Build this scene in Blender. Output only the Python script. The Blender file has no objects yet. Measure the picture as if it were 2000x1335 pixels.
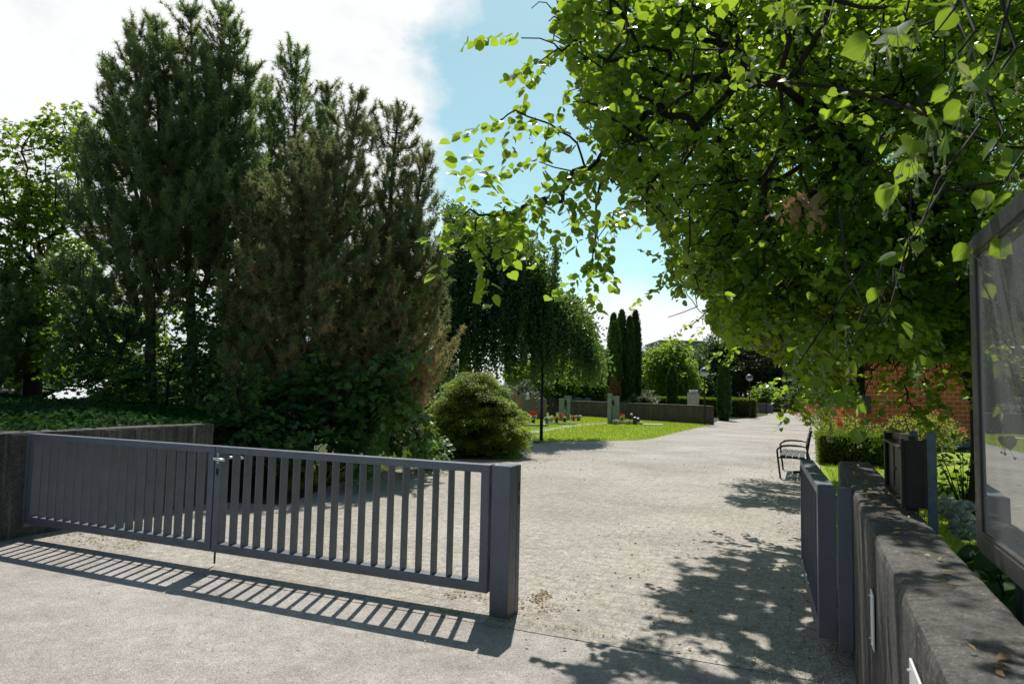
import bpy, bmesh, math, random
import numpy as np
from mathutils import Vector, Matrix

random.seed(7)
rng = np.random.default_rng(11)
scene = bpy.context.scene
col = scene.collection
R = math.radians

# ------------------------------------------------------------------ camera
F = 1333.0
CAM = Vector((0, 0, 1.65))
PITCH = math.atan(95 / F)
ROLL = R(1.19)
CM = Matrix.Rotation(R(90) + PITCH, 3, 'X') @ Matrix.Rotation(ROLL, 3, 'Z')
CMn = np.array([[CM[i][j] for j in range(3)] for i in range(3)])
cam_d = bpy.data.cameras.new('camera')
cam = bpy.data.objects.new('camera', cam_d)
col.objects.link(cam)
cam.matrix_world = Matrix.Translation(CAM) @ CM.to_4x4()
cam_d.sensor_width = 36
cam_d.lens = 36 * F / 2000
cam_d.clip_start = 0.05
cam_d.clip_end = 3000
cam_d.dof.use_dof = True
cam_d.dof.focus_distance = 9.0
cam_d.dof.aperture_fstop = 6.3
scene.camera = cam


def ray(px, py):
    return CM @ Vector(((px - 1000) / F, (667.5 - py) / F, -1))


def G(px, py, z=0.0):                       # the point of the plane at height z seen at that place of the photo
    d = ray(px, py)
    k = (z - CAM.z) / d.z
    return CAM + d * k


def D(px, py, Y):                           # the point at distance Y along the view
    d = ray(px, py)
    return CAM + d * (Y / d.y)


def proj(P):
    q = (np.asarray(P) - np.array(CAM)) @ CMn
    w = np.maximum(-q[:, 2], 1e-6)
    return np.stack([1000 + F * q[:, 0] / w, 667.5 - F * q[:, 1] / w, -q[:, 2]], 1)


ANG = R(23.4)                                # the entrance axis
U = Vector((math.sin(ANG), math.cos(ANG), 0))
RT = Vector((math.cos(ANG), -math.sin(ANG), 0))


def W(t, o, z=0.0):
    return U * t + RT * o + Vector((0, 0, z))


SH = np.array([-0.050, -0.647])              # ground offset of a shadow per metre of height
SUN = Vector((-SH[0], -SH[1], 1)).normalized()


def inpoly(x, y, poly):
    x = np.asarray(x); y = np.asarray(y)
    r = np.zeros(x.shape, bool)
    n = len(poly)
    for i in range(n):
        x0, y0 = poly[i]; x1, y1 = poly[(i + 1) % n]
        c = ((y0 > y) != (y1 > y))
        xi = (x1 - x0) * (y - y0) / ((y1 - y0) if y1 != y0 else 1e-9) + x0
        r ^= c & (x < xi)
    return r


# ------------------------------------------------------------------ node helpers
def newmat(name):
    m = bpy.data.materials.new(name)
    m.use_nodes = True
    nt = m.node_tree
    for n in list(nt.nodes):
        nt.nodes.remove(n)
    out = nt.nodes.new('ShaderNodeOutputMaterial')
    return m, nt, out


def N(nt, typ, **kw):
    n = nt.nodes.new(typ)
    for k, v in kw.items():
        if k.startswith('_'):
            setattr(n, k[1:], v)
        else:
            key = int(k[1:]) if (k[0] == 'i' and k[1:].isdigit()) else k.replace('__', ' ')
            n.inputs[key].default_value = v
    return n


def lk(nt, a, b):
    nt.links.new(a, b)


def rgba(c):
    return (c[0], c[1], c[2], 1)


def ramp(nt, fac, stops):
    r = nt.nodes.new('ShaderNodeValToRGB')
    e = r.color_ramp.elements
    while len(e) < len(stops):
        e.new(0.5)
    for i, (p, c) in enumerate(stops):
        e[i].position = p
        e[i].color = rgba(c) if not isinstance(c, (int, float)) else (c, c, c, 1)
    lk(nt, fac, r.inputs[0])
    return r.outputs[0]


def mixc(nt, fac, a, b, blend='MIX'):
    m = nt.nodes.new('ShaderNodeMix')
    m.data_type = 'RGBA'
    m.blend_type = blend
    for sock, v in ((m.inputs[0], fac), (m.inputs[6], a), (m.inputs[7], b)):
        if hasattr(v, 'links'):
            lk(nt, v, sock)
        elif isinstance(v, (int, float)):
            sock.default_value = v
        else:
            sock.default_value = rgba(v)
    return m.outputs[2]


def math_(nt, op, a, b=None, clamp=False):
    m = nt.nodes.new('ShaderNodeMath')
    m.operation = op
    m.use_clamp = clamp
    for i, v in enumerate((a, b)):
        if v is None:
            continue
        if hasattr(v, 'links'):
            lk(nt, v, m.inputs[i])
        else:
            m.inputs[i].default_value = v
    return m.outputs[0]


def coords(nt, scale=(1, 1, 1), rotz=0.0, world=False):
    if world:
        g = nt.nodes.new('ShaderNodeNewGeometry')
        s = g.outputs['Position']
    else:
        g = nt.nodes.new('ShaderNodeTexCoord')
        s = g.outputs['Object']
    mp = nt.nodes.new('ShaderNodeMapping')
    mp.inputs['Scale'].default_value = scale
    mp.inputs['Rotation'].default_value = (0, 0, rotz)
    lk(nt, s, mp.inputs['Vector'])
    return mp.outputs[0]


def noise(nt, vec, scale, detail=4, rough=0.55, dist=0.0):
    n = nt.nodes.new('ShaderNodeTexNoise')
    n.inputs['Scale'].default_value = scale
    n.inputs['Detail'].default_value = detail
    n.inputs['Roughness'].default_value = rough
    n.inputs['Distortion'].default_value = dist
    lk(nt, vec, n.inputs['Vector'])
    return n.outputs['Fac']


def bump(nt, h, strength=0.3, dist=0.01):
    b = nt.nodes.new('ShaderNodeBump')
    b.inputs['Strength'].default_value = strength
    b.inputs['Distance'].default_value = dist
    lk(nt, h, b.inputs['Height'])
    return b.outputs[0]


def pbsdf(nt, out, color=None, rough=0.6, metal=0.0, normal=None, spec=0.5):
    p = nt.nodes.new('ShaderNodeBsdfPrincipled')
    if hasattr(color, 'links'):
        lk(nt, color, p.inputs['Base Color'])
    else:
        p.inputs['Base Color'].default_value = rgba(color)
    if hasattr(rough, 'links'):
        lk(nt, rough, p.inputs['Roughness'])
    else:
        p.inputs['Roughness'].default_value = rough
    p.inputs['Metallic'].default_value = metal
    p.inputs['Specular IOR Level'].default_value = spec
    if normal is not None:
        lk(nt, normal, p.inputs['Normal'])
    if out is not None:
        lk(nt, p.outputs[0], out.inputs[0])
    return p


def mottled(name, c1, c2, scale=3.0, rough=0.7, metal=0.0, bmp=0.15, fine=60.0, spec=0.4, stretch=(1, 1, 1)):
    m, nt, out = newmat(name)
    v = coords(nt, stretch)
    a = noise(nt, v, scale, 6, 0.6)
    c = ramp(nt, a, [(0.32, c1), (0.68, c2)])
    f = noise(nt, v, fine, 3, 0.6)
    c = mixc(nt, 0.35, c, ramp(nt, f, [(0.3, 0.25), (0.7, 0.75)]), 'OVERLAY')
    pbsdf(nt, out, c, rough, metal, bump(nt, f, bmp, 0.006), spec)
    return m


def leafmat(name, dark, light, trans, tw=0.38, rough=0.42, spec=0.45, brown=None):
    m, nt, out = newmat(name)
    a = nt.nodes.new('ShaderNodeAttribute')
    a.attribute_name = 'tint'
    stops = [(0.0, dark), (1.0, light)] if brown is None else [(0.0, dark), (0.55, light), (0.7, brown), (1.0, tuple(b * 1.5 for b in brown))]
    c = ramp(nt, a.outputs['Fac'], stops)
    p = pbsdf(nt, None, c, rough, 0, None, spec)
    t = nt.nodes.new('ShaderNodeBsdfTranslucent')
    if brown is None:
        tc = mixc(nt, a.outputs['Fac'], tuple(x * 0.65 for x in trans), trans)
    else:
        tc = mixc(nt, 0.5, c, trans)
    lk(nt, tc, t.inputs[0])
    mx = nt.nodes.new('ShaderNodeMixShader')
    mx.inputs[0].default_value = tw
    lk(nt, p.outputs[0], mx.inputs[1]); lk(nt, t.outputs[0], mx.inputs[2])
    lk(nt, mx.outputs[0], out.inputs[0])
    return m


M = {}


def concrete_mat(name, c1, c2, streak=(0.62, 0.60, 0.55), amount=0.5, lichen=0.75):
    m, nt, out = newmat(name)
    v = coords(nt)
    ge = nt.nodes.new('ShaderNodeNewGeometry')
    nz = nt.nodes.new('ShaderNodeSeparateXYZ'); lk(nt, ge.outputs['True Normal'], nz.inputs[0])
    side = ramp(nt, math_(nt, 'ABSOLUTE', nz.outputs[2]), [(0.25, 1.0), (0.7, 0.0)])
    a = noise(nt, v, 3.2, 9, 0.7)
    c = ramp(nt, a, [(0.3, c1), (0.7, c2)])
    s = noise(nt, coords(nt, (26, 26, 0.7)), 1.5, 6, 0.65)
    c = mixc(nt, math_(nt, 'MULTIPLY', ramp(nt, s, [(0.50, 0.0), (0.72, amount)]), side), c, tuple(x * 0.36 for x in streak))
    s2 = noise(nt, coords(nt, (5, 5, 0.35)), 2.0, 6, 0.6)
    c = mixc(nt, math_(nt, 'MULTIPLY', ramp(nt, s2, [(0.45, 0.0), (0.65, 0.75)]), side), c, tuple(x * 0.5 for x in c1))
    f = noise(nt, v, 170, 4, 0.75)
    g = noise(nt, v, 38, 6, 0.7)
    sel = ramp(nt, noise(nt, v, 5, 5, 0.65), [(0.40, 0.15), (0.64, 1.0)])
    sp = ramp(nt, noise(nt, v, 95, 3, 0.6), [(0.60, 0.0), (0.68, lichen)])
    c = mixc(nt, math_(nt, 'MULTIPLY', sp, sel), c, (0.42, 0.42, 0.39))
    sp2 = ramp(nt, noise(nt, v, 21, 5, 0.7), [(0.61, 0.0), (0.66, lichen * 0.7)])
    c = mixc(nt, math_(nt, 'MULTIPLY', sp2, sel), c, (0.30, 0.30, 0.27))
    c = mixc(nt, 0.75, c, ramp(nt, g, [(0.3, 0.22), (0.7, 0.78)]), 'OVERLAY')
    c = mixc(nt, 0.6, c, ramp(nt, f, [(0.3, 0.15), (0.7, 0.85)]), 'OVERLAY')
    h = math_(nt, 'ADD', f, math_(nt, 'MULTIPLY', g, 2.0))
    pbsdf(nt, out, c, 0.95, 0, bump(nt, h, 0.8, 0.006), 0.2)
    return m


M['wall'] = concrete_mat('weathered_concrete', (0.068, 0.065, 0.06), (0.165, 0.158, 0.145), (0.95, 0.93, 0.88), 0.5)
M['wall_far'] = concrete_mat('board_marked_concrete', (0.07, 0.058, 0.048), (0.11, 0.095, 0.08), amount=0.25, lichen=0.2)


def steel_paint(name, c, rough=0.45):
    m, nt, out = newmat(name)
    v = coords(nt)
    a = noise(nt, v, 5, 6, 0.6)
    cc = ramp(nt, a, [(0.3, tuple(x * 0.82 for x in c)), (0.7, tuple(x * 1.12 for x in c))])
    d = noise(nt, coords(nt, (14, 14, 1.2)), 3, 5, 0.7)
    cc = mixc(nt, ramp(nt, d, [(0.56, 0.0), (0.8, 0.45)]), cc, (c[0] * 1.5 + 0.02, c[1] * 1.4 + 0.015, c[2] * 1.25 + 0.008))
    gz = nt.nodes.new('ShaderNodeNewGeometry'); sz_ = nt.nodes.new('ShaderNodeSeparateXYZ'); lk(nt, gz.outputs['Position'], sz_.inputs[0])
    low_ = ramp(nt, math_(nt, 'ADD', sz_.outputs[2], math_(nt, 'MULTIPLY', noise(nt, v, 14, 5, 0.7), 0.25)), [(0.10, 0.75), (0.36, 0.0)])
    cc = mixc(nt, low_, cc, (0.10, 0.088, 0.068))
    chip = ramp(nt, noise(nt, v, 55, 4, 0.7), [(0.70, 0.0), (0.74, 0.6)])
    cc = mixc(nt, chip, cc, (0.16, 0.11, 0.075))
    rr = ramp(nt, noise(nt, v, 25, 4), [(0.3, rough - 0.08), (0.7, rough + 0.15)])
    pbsdf(nt, out, cc, rr, 0.0, bump(nt, noise(nt, v, 180, 2), 0.06, 0.002), 0.5)
    return m


M['gate'] = steel_paint('grey_gate_paint', (0.135, 0.155, 0.185))
M['board_metal'] = steel_paint('dark_anodised_metal', (0.038, 0.037, 0.037), 0.4)
M['bronze'] = mottled('brown_steel', (0.030, 0.026, 0.023), (0.055, 0.048, 0.042), 6, 0.55, 0.4, 0.1)
M['galv'] = mottled('blue_grey_steel', (0.10, 0.13, 0.15), (0.17, 0.20, 0.22), 7, 0.5, 0.5, 0.08)
M['alu'] = mottled('bright_aluminium', (0.65, 0.65, 0.66), (0.8, 0.8, 0.8), 8, 0.3, 0.7, 0.05)
M['black'] = mottled('black_paint', (0.010, 0.010, 0.011), (0.02, 0.02, 0.021), 8, 0.5, 0, 0.05)
M['dark'] = mottled('dark_hole', (0.004, 0.004, 0.004), (0.008, 0.008, 0.008), 8, 0.9, 0, 0.0)
M['bench_wood'] = mottled('dark_weathered_slats', (0.020, 0.019, 0.019), (0.045, 0.043, 0.041), 5, 0.6, 0, 0.2, 80, 0.4, (3, 0.6, 3))
M['white'] = mottled('white_paint', (0.70, 0.70, 0.68), (0.82, 0.82, 0.80), 4, 0.5, 0, 0.03)
M['beige'] = mottled('beige_stone', (0.42, 0.39, 0.33), (0.55, 0.51, 0.44), 4, 0.8, 0, 0.1)
M['palestone'] = mottled('pale_green_grey_stone', (0.20, 0.25, 0.23), (0.29, 0.34, 0.31), 5, 0.7, 0, 0.1)
M['greystone'] = mottled('grey_granite', (0.15, 0.15, 0.145), (0.26, 0.26, 0.25), 8, 0.6, 0, 0.1)
M['brownstone'] = mottled('brown_grey_stone', (0.15, 0.13, 0.11), (0.26, 0.23, 0.20), 8, 0.6, 0, 0.1)
M['blackstone'] = mottled('polished_black_stone', (0.012, 0.012, 0.013), (0.03, 0.03, 0.032), 8, 0.2, 0, 0.0)
M['salmon'] = mottled('salmon_stone', (0.40, 0.22, 0.15), (0.5, 0.3, 0.2), 6, 0.7, 0, 0.1)
M['slab'] = mottled('pale_paving_slab', (0.42, 0.42, 0.40), (0.58, 0.57, 0.54), 6, 0.85, 0, 0.1)
M['soil'] = mottled('dark_soil', (0.022, 0.016, 0.011), (0.05, 0.036, 0.024), 6, 0.95, 0, 0.5)
M['bark'] = mottled('grey_brown_bark', (0.018, 0.014, 0.011), (0.05, 0.04, 0.031), 7, 0.95, 0, 0.9, 30, 0.2, (1, 1, 0.25))
M['pinebark'] = mottled('pine_bark', (0.06, 0.045, 0.036), (0.15, 0.115, 0.095), 7, 0.95, 0, 0.9, 30, 0.2, (1, 1, 0.3))
M['twig'] = mottled('twig_bark', (0.016, 0.012, 0.009), (0.04, 0.03, 0.022), 10, 0.9, 0, 0.2)
M['redwall'] = mottled('dark_red_render', (0.16, 0.03, 0.035), (0.20, 0.04, 0.045), 2, 0.85, 0, 0.05)
M['render'] = mottled('grey_render', (0.26, 0.26, 0.25), (0.34, 0.34, 0.33), 2, 0.85, 0, 0.05)
M['pane'] = mottled('dark_window_pane', (0.03, 0.035, 0.04), (0.05, 0.055, 0.06), 2, 0.1, 0, 0.0)
M['redflower'] = leafmat('red_petals', (0.40, 0.010, 0.018), (0.72, 0.04, 0.05), (0.7, 0.05, 0.05), 0.3, 0.6, 0.2)
M['pinkflower'] = leafmat('pink_red_petals', (0.55, 0.03, 0.07), (0.80, 0.16, 0.22), (0.8, 0.15, 0.2), 0.3, 0.6, 0.2)
M['whiteflower'] = leafmat('cream_petals', (0.45, 0.47, 0.36), (0.72, 0.73, 0.62), (0.6, 0.62, 0.5), 0.3, 0.6, 0.2)
M['fruit'] = mottled('green_lime_fruit', (0.22, 0.27, 0.12), (0.36, 0.40, 0.20), 20, 0.6, 0, 0.05)
M['bract'] = leafmat('pale_bract', (0.20, 0.26, 0.07), (0.34, 0.40, 0.14), (0.45, 0.52, 0.15), 0.45, 0.5, 0.3)
M['deadleaf'] = leafmat('withered_leaf', (0.16, 0.10, 0.05), (0.42, 0.30, 0.17), (0.4, 0.28, 0.12), 0.3, 0.7, 0.2)
M['litter'] = leafmat('fallen_leaf', (0.16, 0.075, 0.03), (0.46, 0.38, 0.16), (0.3, 0.2, 0.06), 0.15, 0.7, 0.2)

M['lime'] = leafmat('lime_leaf', (0.028, 0.080, 0.014), (0.10, 0.215, 0.03), (0.56, 0.80, 0.045), 0.46, 0.32, 0.5)
M['maple'] = leafmat('dark_broad_leaf', (0.026, 0.078, 0.018), (0.085, 0.18, 0.035), (0.42, 0.62, 0.035), 0.44, 0.42, 0.4)
M['sapling'] = leafmat('sapling_leaf', (0.03, 0.085, 0.026), (0.085, 0.19, 0.05), (0.24, 0.42, 0.05), 0.34, 0.42, 0.45)
M['pine'] = leafmat('pine_needle', (0.06, 0.115, 0.06), (0.27, 0.38, 0.14), (0.42, 0.56, 0.14), 0.36, 0.5, 0.4)
M['pinebrown'] = leafmat('browning_pine_needle', (0.07, 0.125, 0.055), (0.27, 0.38, 0.13), (0.60, 0.56, 0.24), 0.36, 0.55, 0.3, brown=(0.46, 0.33, 0.17))
M['weep'] = leafmat('weeping_leaf', (0.026, 0.068, 0.026), (0.085, 0.17, 0.058), (0.30, 0.48, 0.06), 0.36, 0.36, 0.5)
M['yew'] = leafmat('yew_sprays', (0.018, 0.055, 0.012), (0.30, 0.42, 0.05), (0.48, 0.66, 0.05), 0.38, 0.5, 0.3)
M['cypress'] = leafmat('cypress_sprays', (0.024, 0.062, 0.014), (0.09, 0.17, 0.035), (0.18, 0.30, 0.03), 0.26, 0.6, 0.25, brown=(0.22, 0.10, 0.04))
M['hedge'] = leafmat('hedge_leaf', (0.030, 0.075, 0.012), (0.17, 0.27, 0.03), (0.40, 0.55, 0.04), 0.36, 0.5, 0.3)
M['ivy'] = leafmat('ivy_leaf', (0.008, 0.038, 0.010), (0.030, 0.11, 0.022), (0.10, 0.26, 0.02), 0.25, 0.75, 0.05)
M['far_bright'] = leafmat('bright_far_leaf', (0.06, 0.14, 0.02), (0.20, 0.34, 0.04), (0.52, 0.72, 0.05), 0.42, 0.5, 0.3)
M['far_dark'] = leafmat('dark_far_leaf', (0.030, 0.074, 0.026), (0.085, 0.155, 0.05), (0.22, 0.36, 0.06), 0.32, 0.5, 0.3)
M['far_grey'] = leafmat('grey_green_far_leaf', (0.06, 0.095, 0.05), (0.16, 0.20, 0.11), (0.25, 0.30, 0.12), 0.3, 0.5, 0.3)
M['rose'] = leafmat('rose_leaf', (0.05, 0.10, 0.018), (0.22, 0.29, 0.04), (0.50, 0.58, 0.06), 0.4, 0.45, 0.4)
M['grass'] = leafmat('grass_blade', (0.10, 0.19, 0.016), (0.27, 0.38, 0.03), (0.52, 0.68, 0.04), 0.42, 0.5, 0.2)
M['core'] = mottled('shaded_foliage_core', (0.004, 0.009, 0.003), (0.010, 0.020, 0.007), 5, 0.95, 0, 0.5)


def veined(name, dark, light, trans):
    m, nt, out = newmat(name)
    at = nt.nodes.new('ShaderNodeAttribute'); at.attribute_name = 'leaf_xy'
    ti = nt.nodes.new('ShaderNodeAttribute'); ti.attribute_name = 'tint'
    sx = nt.nodes.new('ShaderNodeSeparateXYZ'); lk(nt, at.outputs['Vector'], sx.inputs[0])
    ax_ = math_(nt, 'ABSOLUTE', sx.outputs[0])
    ph = math_(nt, 'MULTIPLY', math_(nt, 'SUBTRACT', sx.outputs[1], math_(nt, 'MULTIPLY', ax_, 0.95)), 7.0)
    fr_ = math_(nt, 'ABSOLUTE', math_(nt, 'SUBTRACT', math_(nt, 'FRACT', ph), 0.5))
    vein = ramp(nt, fr_, [(0.40, 0.0), (0.49, 0.75)])
    mid = ramp(nt, ax_, [(0.008, 1.0), (0.03, 0.0)])
    vv = math_(nt, 'MAXIMUM', vein, mid)
    nn = noise(nt, coords(nt), 60, 4, 0.6)
    c = mixc(nt, ti.outputs['Fac'], dark, light)
    c = mixc(nt, 0.4, c, ramp(nt, nn, [(0.3, 0.3), (0.7, 0.7)]), 'OVERLAY')
    c = mixc(nt, math_(nt, 'MULTIPLY', vv, 0.45), c, tuple(x * 2.2 for x in light))
    p = pbsdf(nt, None, c, 0.62, 0, bump(nt, math_(nt, 'SUBTRACT', nn, vv), 0.3, 0.002), 0.15)
    t = nt.nodes.new('ShaderNodeBsdfTranslucent')
    lk(nt, mixc(nt, math_(nt, 'MULTIPLY', vv, 0.5), trans, tuple(min(1, x * 1.5) for x in trans)), t.inputs[0])
    mx = nt.nodes.new('ShaderNodeMixShader'); mx.inputs[0].default_value = 0.4
    lk(nt, p.outputs[0], mx.inputs[1]); lk(nt, t.outputs[0], mx.inputs[2]); lk(nt, mx.outputs[0], out.inputs[0])
    return m


M['lime_near'] = veined('near_lime_leaf', (0.03, 0.075, 0.014), (0.085, 0.18, 0.028), (0.36, 0.52, 0.04))


def asphalt():
    m, nt, out = newmat('asphalt')
    v = coords(nt, world=True)
    big = noise(nt, v, 0.55, 5, 0.6, 0.6)
    c = ramp(nt, big, [(0.28, (0.335, 0.308, 0.283)), (0.72, (0.515, 0.48, 0.45))])
    mid = noise(nt, v, 6, 5, 0.7)
    c = mixc(nt, 0.35, c, ramp(nt, mid, [(0.3, 0.25), (0.7, 0.75)]), 'OVERLAY')
    vo = nt.nodes.new('ShaderNodeTexVoronoi'); vo.inputs['Scale'].default_value = 150
    lk(nt, v, vo.inputs['Vector'])
    gr = nt.nodes.new('ShaderNodeSeparateColor'); lk(nt, vo.outputs['Color'], gr.inputs[0])
    c = mixc(nt, 0.55, c, ramp(nt, gr.outputs[0], [(0.0, 0.12), (0.18, 0.40), (0.8, 0.58), (1.0, 0.92)]), 'OVERLAY')
    pits = ramp(nt, noise(nt, v, 60, 3, 0.8), [(0.30, 0.8), (0.38, 0.0)])
    c = mixc(nt, pits, c, (0.045, 0.042, 0.038))
    wv = nt.nodes.new('ShaderNodeTexNoise'); wv.inputs['Scale'].default_value = 1.6; wv.inputs['Detail'].default_value = 5
    lk(nt, v, wv.inputs['Vector'])
    va = nt.nodes.new('ShaderNodeVectorMath'); va.operation = 'MULTIPLY_ADD'
    lk(nt, wv.outputs['Color'], va.inputs[0]); va.inputs[1].default_value = (0.9, 0.9, 0); lk(nt, v, va.inputs[2])
    vc = nt.nodes.new('ShaderNodeTexVoronoi'); vc.feature = 'DISTANCE_TO_EDGE'; vc.inputs['Scale'].default_value = 0.42
    lk(nt, va.outputs[0], vc.inputs['Vector'])
    ck = math_(nt, 'MULTIPLY', ramp(nt, vc.outputs['Distance'], [(0.001, 0.35), (0.004, 0.0)]), ramp(nt, noise(nt, v, 0.7, 3), [(0.46, 0.0), (0.60, 1.0)]))
    c = mixc(nt, ck, c, (0.08, 0.072, 0.06))
    stn = ramp(nt, noise(nt, coords(nt, (1, 1, 1), ANG, True), 0.8, 6, 0.68, 1.2), [(0.52, 0.0), (0.72, 0.42)])
    c = mixc(nt, stn, c, (0.20, 0.18, 0.155))
    h = math_(nt, 'ADD', vo.outputs['Distance'], math_(nt, 'MULTIPLY', noise(nt, v, 40, 4, 0.7), 1.0))
    pbsdf(nt, out, c, 0.9, 0, bump(nt, h, 0.7, 0.008), 0.3)
    return m


def pavers():
    m, nt, out = newmat('block_paving')
    v = coords(nt, world=True, rotz=ANG)
    wob = nt.nodes.new('ShaderNodeTexNoise'); wob.inputs['Scale'].default_value = 7; wob.inputs['Detail'].default_value = 3
    lk(nt, v, wob.inputs['Vector'])
    vm = nt.nodes.new('ShaderNodeVectorMath'); vm.operation = 'MULTIPLY_ADD'
    lk(nt, wob.outputs['Color'], vm.inputs[0]); vm.inputs[1].default_value = (0.06, 0.06, 0); lk(nt, v, vm.inputs[2])
    b = nt.nodes.new('ShaderNodeTexBrick')
    b.inputs['Scale'].default_value = 1.0
    b.inputs['Brick Width'].default_value = 0.20
    b.inputs['Row Height'].default_value = 0.14
    b.inputs['Mortar Size'].default_value = 0.006
    b.inputs['Mortar Smooth'].default_value = 0.3
    b.inputs['Color1'].default_value = (0.25, 0.25, 0.25, 1); b.inputs['Color2'].default_value = (0.75, 0.75, 0.75, 1)
    lk(nt, vm.outputs[0], b.inputs['Vector'])
    big = noise(nt, v, 0.45, 6, 0.6, 0.5)
    c = ramp(nt, big, [(0.28, (0.28, 0.255, 0.222)), (0.72, (0.46, 0.43, 0.385))])
    c = mixc(nt, 0.06, c, b.outputs['Color'], 'OVERLAY')
    mid = noise(nt, v, 9, 6, 0.7)
    c = mixc(nt, 0.45, c, ramp(nt, mid, [(0.3, 0.2), (0.7, 0.8)]), 'OVERLAY')
    vo = nt.nodes.new('ShaderNodeTexVoronoi'); vo.inputs['Scale'].default_value = 80
    lk(nt, v, vo.inputs['Vector'])
    gr = nt.nodes.new('ShaderNodeSeparateColor'); lk(nt, vo.outputs['Color'], gr.inputs[0])
    c = mixc(nt, 0.6, c, ramp(nt, gr.outputs[0], [(0.0, 0.15), (0.2, 0.42), (0.8, 0.58), (1.0, 0.9)]), 'OVERLAY')
    jn = ramp(nt, noise(nt, v, 1.1, 4, 0.6), [(0.35, 0.03), (0.7, 0.30)])
    c = mixc(nt, math_(nt, 'MULTIPLY', b.outputs['Fac'], jn), c, (0.075, 0.062, 0.045))
    # worn, sandy patches
    c = mixc(nt, ramp(nt, noise(nt, v, 0.9, 5, 0.7, 1.0), [(0.62, 0.0), (0.78, 0.45)]), c, (0.34, 0.25, 0.15))
    h = math_(nt, 'SUBTRACT', math_(nt, 'MULTIPLY', noise(nt, v, 45, 4, 0.7), 0.8), math_(nt, 'MULTIPLY', b.outputs['Fac'], 1.2))
    pbsdf(nt, out, c, 0.9, 0, bump(nt, h, 0.6, 0.010), 0.3)
    return m


def lawnmat(name, c1, c2):
    m, nt, out = newmat(name)
    v = coords(nt, world=True)
    c = ramp(nt, noise(nt, v, 0.8, 6, 0.65), [(0.3, c1), (0.7, c2)])
    f = noise(nt, v, 30, 4, 0.7)
    c = mixc(nt, 0.6, c, ramp(nt, f, [(0.3, 0.2), (0.7, 0.8)]), 'OVERLAY')
    pbsdf(nt, out, c, 0.9, 0, bump(nt, f, 0.8, 0.03), 0.2)
    return m


def brickmat():
    m, nt, out = newmat('orange_brick')
    g = nt.nodes.new('ShaderNodeTexCoord')
    sx = nt.nodes.new('ShaderNodeSeparateXYZ'); lk(nt, g.outputs['Object'], sx.inputs[0])
    cx = nt.nodes.new('ShaderNodeCombineXYZ')
    lk(nt, math_(nt, 'ADD', sx.outputs[0], sx.outputs[1]), cx.inputs[0]); lk(nt, sx.outputs[2], cx.inputs[1])
    b = nt.nodes.new('ShaderNodeTexBrick')
    b.inputs['Scale'].default_value = 1
    b.inputs['Brick Width'].default_value = 0.31
    b.inputs['Row Height'].default_value = 0.160
    b.inputs['Mortar Size'].default_value = 0.009
    b.inputs['Mortar Smooth'].default_value = 0.1
    b.inputs['Bias'].default_value = -0.2
    b.inputs['Color1'].default_value = (0.66, 0.175, 0.05, 1)
    b.inputs['Color2'].default_value = (0.54, 0.13, 0.04, 1)
    b.inputs['Mortar'].default_value = (0.68, 0.52, 0.40, 1)
    lk(nt, cx.outputs[0], b.inputs['Vector'])
    n = noise(nt, g.outputs['Object'], 9, 5, 0.6)
    c = mixc(nt, 0.4, b.outputs['Color'], ramp(nt, n, [(0.3, 0.3), (0.7, 0.7)]), 'OVERLAY')
    pbsdf(nt, out, c, 0.8, 0, bump(nt, math_(nt, 'SUBTRACT', n, b.outputs['Fac']), 0.4, 0.01), 0.3)
    return m


M['asphalt'] = asphalt()
M['pavers'] = pavers()
M['lawn'] = lawnmat('lawn', (0.19, 0.29, 0.02), (0.33, 0.40, 0.04))
M['ground'] = lawnmat('rough_ground', (0.035, 0.05, 0.014), (0.06, 0.085, 0.022))
M['brick'] = brickmat()


def glassmat():
    m, nt, out = newmat('display_case_glass')
    v = coords(nt)
    g = nt.nodes.new('ShaderNodeBsdfGlossy'); g.inputs['Roughness'].default_value = 0.012
    g.inputs['Color'].default_value = (1.0, 1.0, 1.0, 1)
    lk(nt, bump(nt, noise(nt, v, 2.5, 2), 0.03, 0.02), g.inputs['Normal'])
    d = nt.nodes.new('ShaderNodeBsdfDiffuse'); d.inputs['Color'].default_value = (0.21, 0.22, 0.22, 1)  # pale base colour added to imitate a brighter, milky reflection
    fr = nt.nodes.new('ShaderNodeFresnel'); fr.inputs['IOR'].default_value = 4.6
    mx = nt.nodes.new('ShaderNodeMixShader')
    lk(nt, fr.outputs[0], mx.inputs[0]); lk(nt, d.outputs[0], mx.inputs[1]); lk(nt, g.outputs[0], mx.inputs[2])
    lk(nt, mx.outputs[0], out.inputs[0])
    return m


M['glass'] = glassmat()
m_, nt_, o_ = newmat('milky_lamp_glass')
p_ = pbsdf(nt_, o_, (0.78, 0.78, 0.76), 0.25, 0, None, 0.5)
t_ = nt_.nodes.new('ShaderNodeBsdfTranslucent'); t_.inputs[0].default_value = (0.85, 0.85, 0.83, 1)
x_ = nt_.nodes.new('ShaderNodeMixShader'); x_.inputs[0].default_value = 0.55
lk(nt_, p_.outputs[0], x_.inputs[1]); lk(nt_, t_.outputs[0], x_.inputs[2]); lk(nt_, x_.outputs[0], o_.inputs[0])
M['milk'] = m_


# ------------------------------------------------------------------ object helpers
def tag(o, label=None, cat=None, group=None, kind=None):
    if label: o['label'] = label
    if cat: o['category'] = cat
    if group: o['group'] = group
    if kind: o['kind'] = kind
    return o


def empty(name, loc, label, cat, rotz=0.0, group=None):
    o = bpy.data.objects.new(name, None)
    o.empty_display_size = 0.2
    col.objects.link(o)
    o.location = loc
    o.rotation_euler = (0, 0, rotz)
    return tag(o, label, cat, group)


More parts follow.
